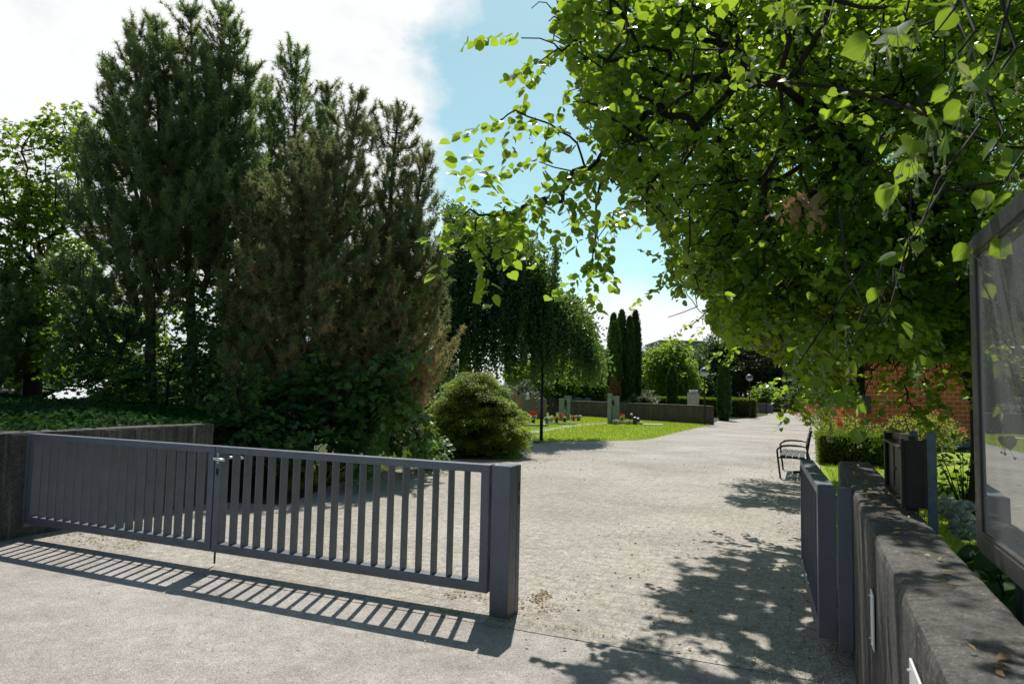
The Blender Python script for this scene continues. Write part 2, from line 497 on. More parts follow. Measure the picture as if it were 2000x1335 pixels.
class MB:
    def __init__(s):
        s.bm = bmesh.new()

    def box(s, c, size, rotz=0.0, bev=0.0, rot=None):
        mtx = Matrix.Translation(Vector(c)) @ (rot.to_4x4() if rot is not None else Matrix.Rotation(rotz, 4, 'Z')) @ Matrix.Diagonal((size[0], size[1], size[2], 1))
        r = bmesh.ops.create_cube(s.bm, size=1, matrix=mtx)
        if bev:
            vs = set(r['verts'])
            es = [e for e in s.bm.edges if e.verts[0] in vs and e.verts[1] in vs]
            bmesh.ops.bevel(s.bm, geom=es, offset=bev, segments=2, affect='EDGES', profile=0.6)
        return s

    def tube(s, pts, rad, n=8, cap=True):
        pts = [Vector(p) for p in pts]
        if isinstance(rad, (int, float)):
            rad = [rad] * len(pts)
        rings = []
        a = None
        for i, p in enumerate(pts):
            d = (pts[min(i + 1, len(pts) - 1)] - pts[max(i - 1, 0)])
            if d.length < 1e-9:
                d = Vector((0, 0, 1))
            d.normalize()
            if a is None:
                a = d.orthogonal().normalized()
            a = (a - d * a.dot(d))
            if a.length < 1e-6:
                a = d.orthogonal()
            a.normalize()
            b = d.cross(a)
            rings.append([s.bm.verts.new(p + (a * math.cos(2 * math.pi * k / n) + b * math.sin(2 * math.pi * k / n)) * rad[i]) for k in range(n)])
        for i in range(len(rings) - 1):
            for k in range(n):
                s.bm.faces.new((rings[i][k], rings[i][(k + 1) % n], rings[i + 1][(k + 1) % n], rings[i + 1][k]))
        if cap:
            s.bm.faces.new(rings[0][::-1]); s.bm.faces.new(rings[-1])
        return s

    def lathe(s, prof, c=(0, 0, 0), n=20):
        c = Vector(c)
        rings = []
        for r, z in prof:
            rings.append([s.bm.verts.new(c + Vector((max(r, 1e-4) * math.cos(2 * math.pi * k / n), max(r, 1e-4) * math.sin(2 * math.pi * k / n), z))) for k in range(n)])
        for i in range(len(rings) - 1):
            for k in range(n):
                s.bm.faces.new((rings[i][k], rings[i][(k + 1) % n], rings[i + 1][(k + 1) % n], rings[i + 1][k]))
        s.bm.faces.new(rings[0][::-1]); s.bm.faces.new(rings[-1])
        return s

    def prism(s, poly, axis_x, axis_y, origin, depth_vec):
        o = Vector(origin); ax = Vector(axis_x); ay = Vector(axis_y); dv = Vector(depth_vec)
        a = [s.bm.verts.new(o + ax * x + ay * y) for x, y in poly]
        b = [s.bm.verts.new(v.co + dv) for v in a]
        n = len(poly)
        s.bm.faces.new(a[::-1]); s.bm.faces.new(b)
        for i in range(n):
            s.bm.faces.new((a[i], a[(i + 1) % n], b[(i + 1) % n], b[i]))
        return s

    def sheet(s, pts):
        s.bm.faces.new([s.bm.verts.new(Vector(p)) for p in pts])
        return s

    def build(s, name, mat, parent=None, smooth=False, jitter=0.0):
        bmesh.ops.recalc_face_normals(s.bm, faces=s.bm.faces)
        if jitter:
            for v in s.bm.verts:
                v.co += Vector((random.uniform(-1, 1), random.uniform(-1, 1), random.uniform(-1, 1))) * jitter
        me = bpy.data.meshes.new(name)
        s.bm.to_mesh(me); s.bm.free()
        if smooth:
            me.polygons.foreach_set('use_smooth', [True] * len(me.polygons))
        me.materials.append(mat)
        o = bpy.data.objects.new(name, me)
        col.objects.link(o)
        if parent is not None:
            o.parent = parent
        return o


HEART = (np.array([[0, 0, 0], [0, .28, -.02], [0, .60, -.03], [0, 1.0, -.10],
                   [-.20, -.08, .04], [-.47, .08, .12], [-.54, .38, .13], [-.40, .68, .06], [-.15, .86, -.04],
                   [.20, -.08, .04], [.47, .08, .12], [.54, .38, .13], [.40, .68, .06], [.15, .86, -.04]], float),
         [(0, 1, 6, 5, 4), (1, 2, 7, 6), (2, 3, 8, 7), (0, 9, 10, 11, 1), (1, 11, 12, 2), (2, 12, 13, 3)])
HEART2 = (np.array([[0, 0, 0], [0, .5, -.03], [0, 1.0, -.10], [-.30, -.04, .05], [-.48, .33, .07], [-.22, .80, 0],
                    [.30, -.04, .05], [.48, .33, .07], [.22, .80, 0]], float),
          [(0, 1, 4, 3), (1, 2, 5, 4), (0, 6, 7, 1), (1, 7, 8, 2)])
OVAL = (np.array([[0, 0, 0], [-.28, .45, .06], [0, 1, -.05], [.28, .45, .06], [0, .5, -.03]], float),
        [(0, 4, 1), (4, 2, 1), (0, 3, 4), (4, 3, 2)])
QUAD = (np.array([[0, 0, 0], [-.3, .5, .05], [0, 1, 0], [.3, .5, .05]], float), [(0, 3, 2, 1)])
NEEDLE = (np.array([[-.5, 0, 0], [.5, 0, 0], [0, 1, 0]], float), [(0, 1, 2)])
MAPLE = (np.array([[0, 0, 0], [.18, .12, .02], [.50, .10, .03], [.36, .34, .03], [.55, .62, .0], [.24, .60, 0], [0, 1.05, -.08],
                   [-.24, .60, 0], [-.55, .62, 0], [-.36, .34, .03], [-.50, .10, .03], [-.18, .12, .02], [0, .4, -.03]], float),
         [(0, 1, 3, 12), (1, 2, 3), (3, 4, 5, 12), (12, 5, 6), (12, 6, 7), (12, 7, 8, 9), (9, 10, 11), (12, 9, 11, 0)])


def unit(a):
    return a / np.maximum(np.linalg.norm(a, axis=1, keepdims=True), 1e-9)


def leaves(name, P, axis, normal, size, tint, tpl, mat, parent=None, base=(0, 0, 0), aspect=1.0, veins=False):
    P = np.asarray(P, float) - np.array(base, float)
    n = len(P)
    Y = unit(np.asarray(axis, float))
    Z = np.asarray(normal, float)
    X = unit(np.cross(Y, Z) + 1e-6)
    Z = np.cross(X, Y)
    T, faces = tpl
    k = len(T)
    size = np.broadcast_to(np.asarray(size, float), (n,))
    asp = np.broadcast_to(np.asarray(aspect, float), (n,))
    V = (P[:, None, :] + size[:, None, None] * (asp[:, None, None] * T[None, :, 0:1] * X[:, None, :] + T[None, :, 1:2] * Y[:, None, :] + T[None, :, 2:3] * Z[:, None, :])).reshape(-1, 3)
    me = bpy.data.meshes.new(name)
    me.vertices.add(n * k)
    me.vertices.foreach_set('co', V.astype(np.float32).ravel())
    li = np.concatenate([np.array(f) for f in faces])
    loops = (np.arange(n)[:, None] * k + li[None, :]).ravel()
    cnt = np.array([len(f) for f in faces])
    tot = np.tile(cnt, n)
    start = np.concatenate([[0], np.cumsum(tot)[:-1]])
    me.loops.add(len(loops))
    me.loops.foreach_set('vertex_index', loops.astype(np.int32))
    me.polygons.add(len(tot))
    me.polygons.foreach_set('loop_start', start.astype(np.int32))
    me.polygons.foreach_set('loop_total', tot.astype(np.int32))
    me.update(calc_edges=True)
    at = me.attributes.new('tint', 'FLOAT', 'POINT')
    tt = np.clip(np.broadcast_to(np.asarray(tint, float), (n,)), 0, 1)
    at.data.foreach_set('value', np.repeat(tt, k).astype(np.float32))
    if veins:
        al = me.attributes.new('leaf_xy', 'FLOAT_VECTOR', 'POINT')
        al.data.foreach_set('vector', np.tile(T, (n, 1)).astype(np.float32).ravel())
    me.materials.append(mat)
    o = bpy.data.objects.new(name, me)
    col.objects.link(o)
    if parent is not None:
        o.parent = parent
    return o


def rvec(n):
    return unit(rng.normal(size=(n, 3)))


def skeleton(root_pts, root_rad, S, mb, tip_r=0.006, base=(0, 0, 0), power=0.42, maxr=None, sides=5):
    """joins spray points to the limbs with ever thinner branches; returns each point's parent position"""
    base = np.array(base)
    nodes = [np.array(p) for p in root_pts]
    nroot = len(nodes)
    S = np.asarray(S)
    c = np.array(root_pts[-1])
    rp = np.array(root_pts)
    dmin = np.min(np.linalg.norm(S[:, None, :] - rp[None], axis=2), axis=1)
    order = np.argsort(dmin)
    A = np.zeros((nroot + len(S), 3)); A[:nroot] = rp
    dd = np.zeros(nroot + len(S))
    par = -np.ones(nroot + len(S), int)
    m = nroot
    idx = np.zeros(len(S), int)
    for i in order:
        p = S[i]
        dist = np.linalg.norm(A[:m] - p, axis=1)
        cost = dist + 0.35 * dd[:m]
        j = int(np.argmin(cost))
        A[m] = p; par[m] = j; dd[m] = dd[j] + dist[j]
        idx[i] = m
        m += 1
    cnt = np.zeros(m)
    for k in range(m - 1, nroot - 1, -1):
        cnt[k] += 1
        cnt[par[k]] += cnt[k]
    rad = tip_r * np.maximum(cnt, 1) ** power
    if maxr:
        rad = np.minimum(rad, maxr)
    for k in range(nroot, m):
        a = A[par[k]] - base; b = A[k] - base
        r0 = rad[par[k]] if par[k] >= nroot else rad[k] * 1.2
        r0 = min(r0, rad[k] * 1.5)
        L = np.linalg.norm(b - a)
        mid = (a + b) / 2 + rng.normal(size=3) * L * 0.07 + np.array([0, 0, L * 0.05])
        mb.tube([a, mid, b], [r0, (r0 + rad[k]) / 2, rad[k]], sides, cap=False)
    return A[par[idx]]


def spray_leaves(S, parents, per, tw_len, size, droop=0.5, spread=0.9, clump=None):
    """leaves set along a short twig that leaves each spray point"""
    n = len(S)
    d = unit(S - parents + rng.normal(size=(n, 3)) * 0.15)
    d = unit(d + np.array([0, 0, -droop * 0.6]) + rng.normal(size=(n, 3)) * 0.25)
    s = np.tile(np.linspace(0, 1, per), n) + rng.normal(size=n * per) * 0.03
    dd = np.repeat(d, per, 0)
    PP = np.repeat(S, per, 0)
    side = unit(np.cross(dd, np.array([0, 0, 1.0])) + 1e-4) * np.tile(np.where(np.arange(per) % 2 == 0, 1, -1), n)[:, None]
    P = PP + dd * (s * tw_len)[:, None] + np.array([0, 0, -1.0]) * (s ** 2 * tw_len * droop * 0.5)[:, None]
    ax = unit(dd * 0.5 + side * spread + np.array([0, 0, -droop]) + rng.normal(size=(n * per, 3)) * 0.35)
    P = P + ax * size * 0.35
    nrm = unit(np.array([0, 0, 1.0]) + rng.normal(size=(n * per, 3)) * 0.55)
    sz = size * rng.uniform(0.6, 1.2, n * per)
    cl = np.repeat(rng.uniform(0, 1, n) if clump is None else clump, per)
    tint = 0.45 * cl + 0.55 * rng.uniform(0, 1, n * per)
    return P, ax, nrm, sz, tint, d


def ellipsoid_pts(blobs, n, shell=0.5):
    vol = np.array([b[3] * b[4] * b[5] for b in blobs]) ** 0.75
    pick = rng.choice(len(blobs), n, p=vol / vol.sum())
    B = np.array(blobs)[pick]
    r = rng.uniform(shell ** 3, 1, n) ** (1 / 3)
    return B[:, :3] + rvec(n) * r[:, None] * B[:, 3:6]


# ------------------------------------------------------------------ setting
def ground_sheet(name, pts, mat, z):
    mb = MB()
    mb.sheet([(p[0], p[1], z) for p in pts])
    bmesh.ops.triangulate(mb.bm, faces=mb.bm.faces)
    o = mb.build(name, mat)
    return tag(o, kind='structure')


ground_sheet('ground', [(-900, -300), (900, -300), (900, 1500), (-900, 1500)], M['ground'], -0.012)
edge = []
for k in range(0, 61):
    o = -14 + 14.25 * k / 60
    edge.append(W(4.60 + 0.03 * math.sin(k * 1.7) + random.uniform(-0.035, 0.035), o))
road_pts = edge + [W(1, 0.25), W(-12, 0.25), W(-12, -30), W(4.6, -30)]
ground_sheet('road', road_pts, M['asphalt'], -0.006)
pav = [W(4.50, 0.30), W(4.50, -7.7), W(7.3, -7.7), G(560, 985), G(650, 945), G(760, 920), G(870, 898), G(1000, 880), G(1020, 868), G(1062, 864), G(1100, 861.5),
       G(1180, 861), G(1240, 859.5), G(1275, 856), G(1310, 847), G(1345, 838.5), G(1390, 829.5), G(1400, 822), G(1478, 814.5), G(1500, 810), G(1500, 803),
       G(1640, 805), G(1640, 822), G(1615, 826), W(40, 0.6), W(24, 0.25)]
ground_sheet('path', pav, M['pavers'], -0.010 + 0.008)
lawn = [G(1025, 845), G(1030, 860), G(1062, 864), G(1100, 861.5), G(1180, 861), G(1240, 859.5), G(1275, 856), G(1310, 847), G(1345, 838.5),
        G(1390, 829.5), G(1388, 826), G(1115, 810), G(1040, 806), G(985, 815), G(985, 845)]
ground_sheet('lawn', lawn, M['lawn'], 0.004)
ground_sheet('slab_path', [G(1010, 853), G(1045, 846), G(1085, 838.5), G(1140, 831), G(1192, 826.5), G(1192, 824), G(1140, 827), G(1085, 833.5), G(1045, 840), G(1010, 846)], M['slab'], 0.010)
ground_sheet('side_lawn', [W(6.9, 0.28), W(26, 0.28), W(26, 12), W(3, 12), W(3, 0.55), W(6.9, 0.55)], M['lawn'], 0.0)


def blades(name, poly, n, h, mat, z=0.0, w=0.010, tint=(0.0, 1.0)):
    xs = [p[0] for p in poly]; ys = [p[1] for p in poly]
    P = []
    while sum(len(p) for p in P) < n:
        x = rng.uniform(min(xs), max(xs), n * 2); y = rng.uniform(min(ys), max(ys), n * 2)
        k = inpoly(x, y, [(p[0], p[1]) for p in poly])
        P.append(np.stack([x[k], y[k], np.full(k.sum(), z)], 1))
    P = np.concatenate(P)[:n]
    ax = unit(np.array([0, 0, 1.0]) + rng.normal(size=(n, 3)) * 0.4)
    sz = h * rng.uniform(0.5, 1.2, n)
    o = leaves(name, P, ax, rvec(n), sz, rng.uniform(tint[0], tint[1], n), NEEDLE, mat, aspect=w / h)
    return o


tag(blades('lawn_grass', lawn, 60000, 0.07, M['grass'], 0.0, 0.022), 'short sunlit lawn grass around the graves beside the paved path', 'grass', kind='stuff')
tag(blades('side_grass', [W(7, 0.62), W(18.4, 0.35), W(18.4, 7), W(5, 7), W(4, 0.62)], 34000, 0.09, M['grass'], 0.0, 0.014), 'longer grass behind the right hand concrete wall in dappled shade', 'grass', kind='stuff')


# ------------------------------------------------------------------ walls
def long_wall(name, t0, t1, o0, o1, h, label, joints=(), rnd=0.022, mat='wall'):
    e = empty(name, W((t0 + t1) / 2, (o0 + o1) / 2), label, 'wall', -ANG)
    L = t1 - t0; w = o1 - o0
    mb = MB()
    nseg = int(L / 0.10)
    prof = [(-w / 2, -0.1), (-w / 2, h * 0.5), (-w / 2, h - rnd * 1.6), (-w / 2 + rnd * 0.3, h - rnd * 0.5), (-w / 2 + rnd, h - 0.004), (-w * 0.15, h), (w * 0.15, h), (w / 2 - rnd, h - 0.004), (w / 2 - rnd * 0.3, h - rnd * 0.5), (w / 2, h - rnd * 1.6), (w / 2, h * 0.5), (w / 2, -0.1)]
    rings = []
    for i in range(nseg + 1):
        y = -L / 2 + L * i / nseg
        rings.append([mb.bm.verts.new(Vector((x + (random.gauss(0, 0.0015) if z > h * 0.7 else 0), y, z + (random.gauss(0, 0.001) if z > h * 0.7 else 0)))) for x, z in prof])
    n = len(prof)
    for i in range(nseg):
        for k in range(n):
            mb.bm.faces.new((rings[i][k], rings[i][(k + 1) % n], rings[i + 1][(k + 1) % n], rings[i + 1][k]))
    mb.bm.faces.new(rings[0]); mb.bm.faces.new(rings[-1][::-1])
    mb.build('wall_body', M[mat], e, smooth=False)
    return e


rw = long_wall('concrete_wall', -1.6, 6.8, 0.250, 0.510, 1.09, 'dark weathered concrete wall running from the right foreground past the open small gate')
lw = long_wall('concrete_wall', 1.0, 7.2, -7.93, -7.65, 1.105, 'weathered concrete wall behind the left end of the double gate, below the ivy', rnd=0.02)
mb = MB(); mb.box((0.142, 6.87 - 4.1, 0.55), (0.008, 0.035, 1.06)); mb.build('joint_strip', M['greystone'], lw)
# plates screwed to the right wall's face
for t, w_, z0, z1, lab in ((3.28, 0.12, 0.62, 0.845, 'small white plate fixed to the side of the right concrete wall, the farther of two'),
                           (1.90, 0.42, 0.45, 0.975, 'large white plate on the side of the right concrete wall at the bottom edge')):
    e = empty('wall_plate', W(t, 0.25), lab, 'plate', -ANG, 'white plates on the right concrete wall')
    mb = MB(); mb.box((-0.008, 0, (z0 + z1) / 2), (0.006, w_, z1 - z0), 0, 0.002); mb.build('plate', M['white'], e)
    for sy in (-1, 1):
        for zz in (z0 + 0.025, z1 - 0.025):
            mb = MB(); mb.lathe([(0.006, -0.002), (0.006, 0.002)], (-0.013, sy * (w_ / 2 - 0.02), zz), 8); mb.build('screw', M['alu'], e)


# ------------------------------------------------------------------ gates
def gate_leaf(root, L, nb, z0=0.15, z1=1.09, dep=0.096, flip=1):
    """leaf built along local +x from its hinge, y = depth"""
    st = 0.07
    mb = MB()
    mb.box((st / 2, 0, (z0 + z1) / 2), (st, dep, z1 - z0), 0, 0.004)
    mb.box((L - st / 2, 0, (z0 + z1) / 2), (st, dep, z1 - z0), 0, 0.004)
    mb.box((L / 2, 0, z1 - 0.03), (L - 2 * st, dep - 0.003, 0.0585), 0, 0.003)
    mb.box((L / 2, 0, z0 + 0.0385), (L - 2 * st, dep - 0.003, 0.0765), 0, 0.003)
    mb.build('frame', M['gate'], root)
    pitch = (L - 2 * st) / (nb + 1)
    for i in range(nb):
        mb = MB()
        x = st + pitch * (i + 1)
        mb.box((x, 0, (z0 + 0.077 + z1 - 0.059) / 2), (0.014, dep - 0.012, (z1 - 0.059) - (z0 + 0.077) + 0.004), 0, 0.0015)
        mb.build('bar', M['gate'], root)


GT = 4.735
AXL = math.atan2(RT.y, RT.x)
# left leaf: hinge at o=-7.6
gl = empty('gate_leaf', W(GT, -7.575), 'left leaf of the grey metal double gate, hinged at the left concrete wall', 'gate', AXL, 'leaves of the grey double gate')
gate_leaf(gl, 2.62, 18)
mb = MB(); mb.box((-0.035, 0.0, 0.60), (0.04, 0.10, 0.98), 0, 0.003); mb.build('hinge_stile', M['gate'], gl)
mb = MB(); mb.tube([(2.585, 0.05, 0.42), (2.585, 0.05, 0.02)], 0.009)
mb.build('drop_bolt', M['bronze'], gl)
gr = empty('gate_leaf', W(GT, -2.19), 'right leaf of the grey metal double gate with white lever handle', 'gate', AXL + math.pi, 'leaves of the grey double gate')
gate_leaf(gr, 2.75, 18)
# local frame is turned by 180 degrees: the camera side is local +y
for sy, nm in ((1, 'front'), (-1, 'back')):
    mb = MB()
    mb.box((2.71, sy * 0.0555, 0.985), (0.026, 0.006, 0.095), 0, 0.002)
    h = mb.build('handle_plate', M['alu'], gr)
    mb = MB()
    pts = [(2.71, sy * 0.057, 0.983), (2.71, sy * 0.094, 0.983), (2.705, sy * 0.106, 0.983), (2.69, sy * 0.109, 0.983), (2.58, sy * 0.109, 0.981)]
    mb.tube(pts, [0.011, 0.011, 0.012, 0.0125, 0.0125], 12)
    mb.build('lever', M['alu'], h, smooth=True)
mb = MB(); mb.box((2.715, 0.055, 0.865), (0.022, 0.006, 0.06), 0, 0.003); lock = mb.build('lock_plate', M['bronze'], gr)
mb = MB(); mb.box((2.715, 0.059, 0.87), (0.008, 0.004, 0.022), 0, 0.001); mb.build('keyhole', M['dark'], lock)
for z in (0.35, 0.9):
    mb = MB(); mb.tube([(-0.008, -0.03, z - 0.05), (-0.008, -0.03, z + 0.05)], 0.010); mb.build('hinge', M['gate'], gr)
# gate post
gp = empty('gate_post', W(4.765, -2.085), 'square grey metal gate post standing alone at the right end of the double gate', 'gate post', AXL)
mb = MB(); mb.box((0, -0.03, 0.54), (0.148, 0.136, 1.10), 0, 0.005); mb.build('post_front', M['gate'], gp)
mb = MB(); mb.box((0, 0.0405, 0.54), (0.138, 0.005, 1.07)); mb.build('seam', M['dark'], gp)
mb = MB(); mb.box((0, 0.076, 0.54), (0.148, 0.066, 1.10), 0, 0.005); mb.build('post_back', M['gate'], gp)
mb = MB(); mb.box((0, 0.002, 1.0915), (0.13, 0.19, 0.004), 0, 0.001); mb.build('cap', M['gate'], gp)
for z in (0.93, 0.83):
    mb = MB(); mb.box((0.0745, 0.075, z), (0.003, 0.012, 0.06)); mb.build('latch_slot', M['dark'], gp)
# small open gate
a0 = W(4.80, 0.107); a1 = W(6.72, -0.010)
sg = empty('small_gate', a0, 'narrow grey metal gate standing open beside the right concrete wall', 'gate', math.atan2(a1.y - a0.y, a1.x - a0.x))
gate_leaf(sg, (a1 - a0).length, 13, dep=0.105)
for z in (0.985, 0.31):
    mb = MB(); mb.box((0.02, -0.072, z), (0.06, 0.045, 0.085), 0, 0.004)
    mb.box((0.02, -0.078, z - 0.075), (0.05, 0.034, 0.085), 0, 0.004)
    mb.build('hinge', M['gate'], sg)
mb = MB()
mb.box((1.885, 0.055, 0.985), (0.026, 0.006, 0.095), 0, 0.002)
hp = mb.build('handle_plate', M['bronze'], sg)
mb = MB(); mb.tube([(1.885, 0.055, 0.98), (1.885, 0.10, 0.98), (1.78, 0.105, 0.98)], 0.010); mb.build('lever', M['bronze'], hp, smooth=True)
hpst = empty('hinge_post', W(4.765, 0.207), 'slim grey metal hinge post of the small gate, fixed against the right concrete wall', 'gate post', AXL)
mb = MB(); mb.box((0, 0, 0.605), (0.082, 0.09, 0.97), 0, 0.004); mb.build('post', M['gate'], hpst)
mb = MB(); mb.box((0, 0, 1.0915), (0.078, 0.086, 0.005), 0, 0.001); mb.build('cap', M['gate'], hpst)

# ------------------------------------------------------------------ metal box on the wall
bx = empty('metal_box', W(4.25, 0.47), 'brown metal box with a cross on its side, standing on the right concrete wall', 'metal box', -ANG)
zb, zt = 1.125, 1.45
L2 = 0.40
mb = MB(); mb.box((0.012, 0, (zb + zt) / 2 - 0.01), (0.085, 2 * L2 - 0.03, zt - zb - 0.05)); mb.build('panel', M['bronze'], bx)
mb = MB()
for y in (-L2 + 0.009, L2 - 0.009):
    mb.box((0.0, y, (zb + zt) / 2), (0.105, 0.018, zt - zb), 0, 0.003)
    for x in (-0.046, 0.05):
        mb.box((x, y * 0.992, (zb + zt) / 2 + 0.004), (0.012, 0.045, zt - zb + 0.008), 0, 0.002)
for z in (zb + 0.012, zt - 0.04):
    mb.box((-0.004, 0, z), (0.108, 2 * L2 - 0.04, 0.012), 0, 0.002)
mb.box((0, 0, zt - 0.008), (0.03, 2 * L2 - 0.04, 0.05), 0, 0.002)
mb.build('flange_frame', M['bronze'], bx)
mb = MB()
mb.box((-0.0325, 0.08, 1.335), (0.005, 0.016, 0.13)); mb.box((-0.0325, 0.08, 1.215), (0.005, 0.016, 0.09))
mb.box((-0.0322, 0.045, 1.272), (0.004, 0.10, 0.013)); mb.build('cross', M['dark'], bx)
mb = MB()
for y in (-0.20, -0.235, -0.27):
    mb.box((-0.0325, y, 1.225), (0.005, 0.016, 0.075))
mb.build('lettering', M['dark'], bx)
for y, w_ in ((0, .12), (-.3, .05), (.3, .05)):
    mb = MB(); mb.box((0, y, zb - 0.012), (0.05, w_, 0.03)); mb.build('foot', M['bronze'], bx)
mb = MB(); mb.box((0.078, -0.40, 0.80), (0.042, 0.012, 1.38), 0, 0.002); mb.box((0.078, 0.2, 0.80), (0.042, 0.012, 1.34), 0, 0.002); mb.build('bracket', M['galv'], bx)

# ------------------------------------------------------------------ notice board
nb0, nb1 = 1.72, 2.97
nbd = empty('notice_board', W((nb0 + nb1) / 2, 0.60), 'glazed notice board in a dark metal frame at the right edge, reflecting the path', 'notice board', -ANG)
zb, zt = 1.12, 2.235
Lh = (nb1 - nb0) / 2
mb = MB()
for y in (-Lh + 0.045, Lh - 0.045):
    mb.box((0, y, (zb + zt) / 2), (0.09, 0.09, zt - zb), 0, 0.010)
for z in (zb + 0.032, zt - 0.032):
    mb.box((0, 0, z), (0.098, 2 * Lh - 0.17, 0.064), 0, 0.006)
mb.build('frame', M['board_metal'], nbd)
mb = MB(); mb.box((-0.034, 0, (zb + zt) / 2), (0.006, 2 * Lh - 0.175, zt - zb - 0.125)); mb.build('glass', M['glass'], nbd)
mb = MB()
for y in (-Lh + 0.096, Lh - 0.096):
    mb.box((-0.040, y, (zb + zt) / 2), (0.012, 0.012, zt - zb - 0.13), 0, 0.002)
for z in (zb + 0.070, zt - 0.070):
    mb.box((-0.040, 0, z), (0.0115, 2 * Lh - 0.20, 0.012), 0, 0.002)
mb.build('glazing_bead', M['board_metal'], nbd)
mb = MB(); mb.box((0.03, 0, (zb + zt) / 2), (0.02, 2 * Lh - 0.178, zt - zb - 0.125)); mb.build('back_panel', M['board_metal'], nbd)
for y in (-Lh + 0.25, Lh - 0.35):
    mb = MB(); mb.box((0.02, y, 0.56), (0.05, 0.06, 1.12), 0, 0.004); mb.build('post', M['board_metal'], nbd)

# ------------------------------------------------------------------ bench
bn = empty('bench', W(15.9, -0.24), 'dark slatted park bench with armrests at the right edge of the path', 'bench', -ANG)
# local: x to the right (back of the bench), y along
BL = 1.85


def slat(mbx, p, sx, sz, tilt):
    mbx.box(p, (sx, BL, sz), rot=Matrix.Rotation(tilt, 3, 'Y'), bev=0.004)


mb = MB()
for i in range(4):
    slat(mb, (-0.22 + 0.118 * i, 0, 0.445 - 0.006 * i), 0.102, 0.034, 0.04)
mb.build('seat', M['bench_wood'], bn)
mb = MB()
for i in range(3):
    slat(mb, (0.232 + 0.030 * i, 0, 0.66 + 0.118 * i), 0.034, 0.102, 0.22)
mb.build('backrest', M['bench_wood'], bn)
for y in (-BL / 2 + 0.04, BL / 2 - 0.04):
    mb = MB(); mb.tube([(-0.27, y, -0.01), (-0.315, y, 0.38), (-0.33, y, 0.56), (-0.30, y, 0.60), (-0.22, y, 0.645)], 0.019, 8); mb.build('leg', M['black'], bn)
    mb = MB(); mb.tube([(0.36, y, -0.01), (0.27, y, 0.30), (0.225, y, 0.47), (0.27, y, 0.75), (0.315, y, 0.97)], 0.019, 8); mb.build('leg', M['black'], bn)
    mb = MB(); mb.tube([(-0.32, y, 0.41), (-0.05, y, 0.415), (0.24, y, 0.40)], 0.016, 8); mb.build('side_rail', M['black'], bn)
    mb = MB(); mb.tube([(-0.25, y, 0.632), (-0.1, y, 0.655), (0.12, y, 0.65), (0.255, y, 0.63)], [0.014, 0.014, 0.014, 0.012], 8)
    arm = mb.build('armrest', M['black'], bn)
    mb = MB()
    for k, (x, z, a) in enumerate(((-0.19, 0.658, -0.12), (-0.06, 0.668, 0.0), (0.07, 0.663, 0.08))):
        mb.box((x, y, z), (0.136, 0.055, 0.022), rot=Matrix.Rotation(a, 3, 'Y'), bev=0.004)
    mb.build('arm_pad', M['bench_wood'], arm)
st = MB()
st.lathe([(0.02, 0.0), (0.085, 0.004), (0.10, 0.03), (0.07, 0.055), (0.02, 0.062)], (0, 0, 0), 14)
so = st.build('stone', M['white'], None, smooth=True, jitter=0.006)
so.location = W(15.2, -0.28, 0.0)
tag(so, 'small pale stone lying on the paving under the park bench', 'stone')


# ------------------------------------------------------------------ lamps
def lamp(px, py_top, py_base, Y, dia, label):
    b = D(px, py_base, Y); b.z = 0
    top = D(px, py_top, Y).z
    e = empty('street_lamp', b, label, 'street lamp', 0, 'globe lamps along the cemetery paths')
    r = dia / 2
    zc = top - r
    mb = MB(); mb.lathe([(0.06, 0), (0.06, 0.5), (0.042, 0.55), (0.036, zc - r - 0.05), (0.055, zc - r - 0.04), (0.06, zc - r * 0.85)], (0, 0, 0), 12); mb.build('pole', M['black'], e, smooth=True)
    prof = [(r * math.cos(a), zc + r * math.sin(a)) for a in np.linspace(-1.35, 0.0, 10)]
    mb = MB(); mb.lathe(prof, (0, 0, 0), 22); g = mb.build('globe', M['milk'], e, smooth=True)
    prof = [(r * 1.05, zc - 0.015), (r * 1.05, zc + 0.02)] + [(r * 1.02 * math.cos(a), zc + 0.02 + r * 0.98 * math.sin(a)) for a in np.linspace(0.08, 1.5, 9)]
    mb = MB(); mb.lathe(prof, (0, 0, 0), 22); mb.build('hood', M['lampgrey'], e, smooth=True)
    return e


M['lampgrey'] = steel_paint('grey_lamp_hood', (0.10, 0.115, 0.14), 0.35)
lamp(1376, 717.5, 826, 37.6, 0.49, 'nearest globe lamp, in front of the end of the far concrete wall')
lamp(1464, 731, 805, 50, 0.49, 'globe lamp rising behind the clipped hedge, middle of three')
lamp(1497, 750, 808, 64, 0.46, 'farthest and smallest globe lamp beside the grey box at the end of the path')
lamp(1100, 745, 800, 62, 0.36, 'globe lamp among the trees behind the gravestones')
pl = empty('lamp_post', G(1057, 861), 'slim black post at the lawn edge under the weeping tree', 'post')
hgt = D(1057, 660, pl.location.y).z
mb = MB(); mb.lathe([(0.055, 0), (0.055, 0.9), (0.047, 0.95), (0.047, hgt)], (0, 0, 0), 14); mb.build('pole', M['black'], pl, smooth=True)
mb = MB(); mb.lathe([(0.085, 0), (0.085, 0.02), (0.057, 0.04)], (0, 0, 0), 14); mb.build('base_collar', M['black'], pl, smooth=True)
wp = empty('light_pole', D(1132, 790, 70), 'thin pale pole with a short arm among trees behind the graves', 'pole')
wp.location.z = 0
zz = D(1132, 752, 70).z
mb = MB(); mb.tube([(0, 0, 0), (0, 0, zz)], 0.05); mb.build('pole', M['white'], wp)
mb = MB(); mb.box((-0.12, 0, zz + 0.03), (0.5, 0.12, 0.06)); mb.build('arm', M['white'], wp)

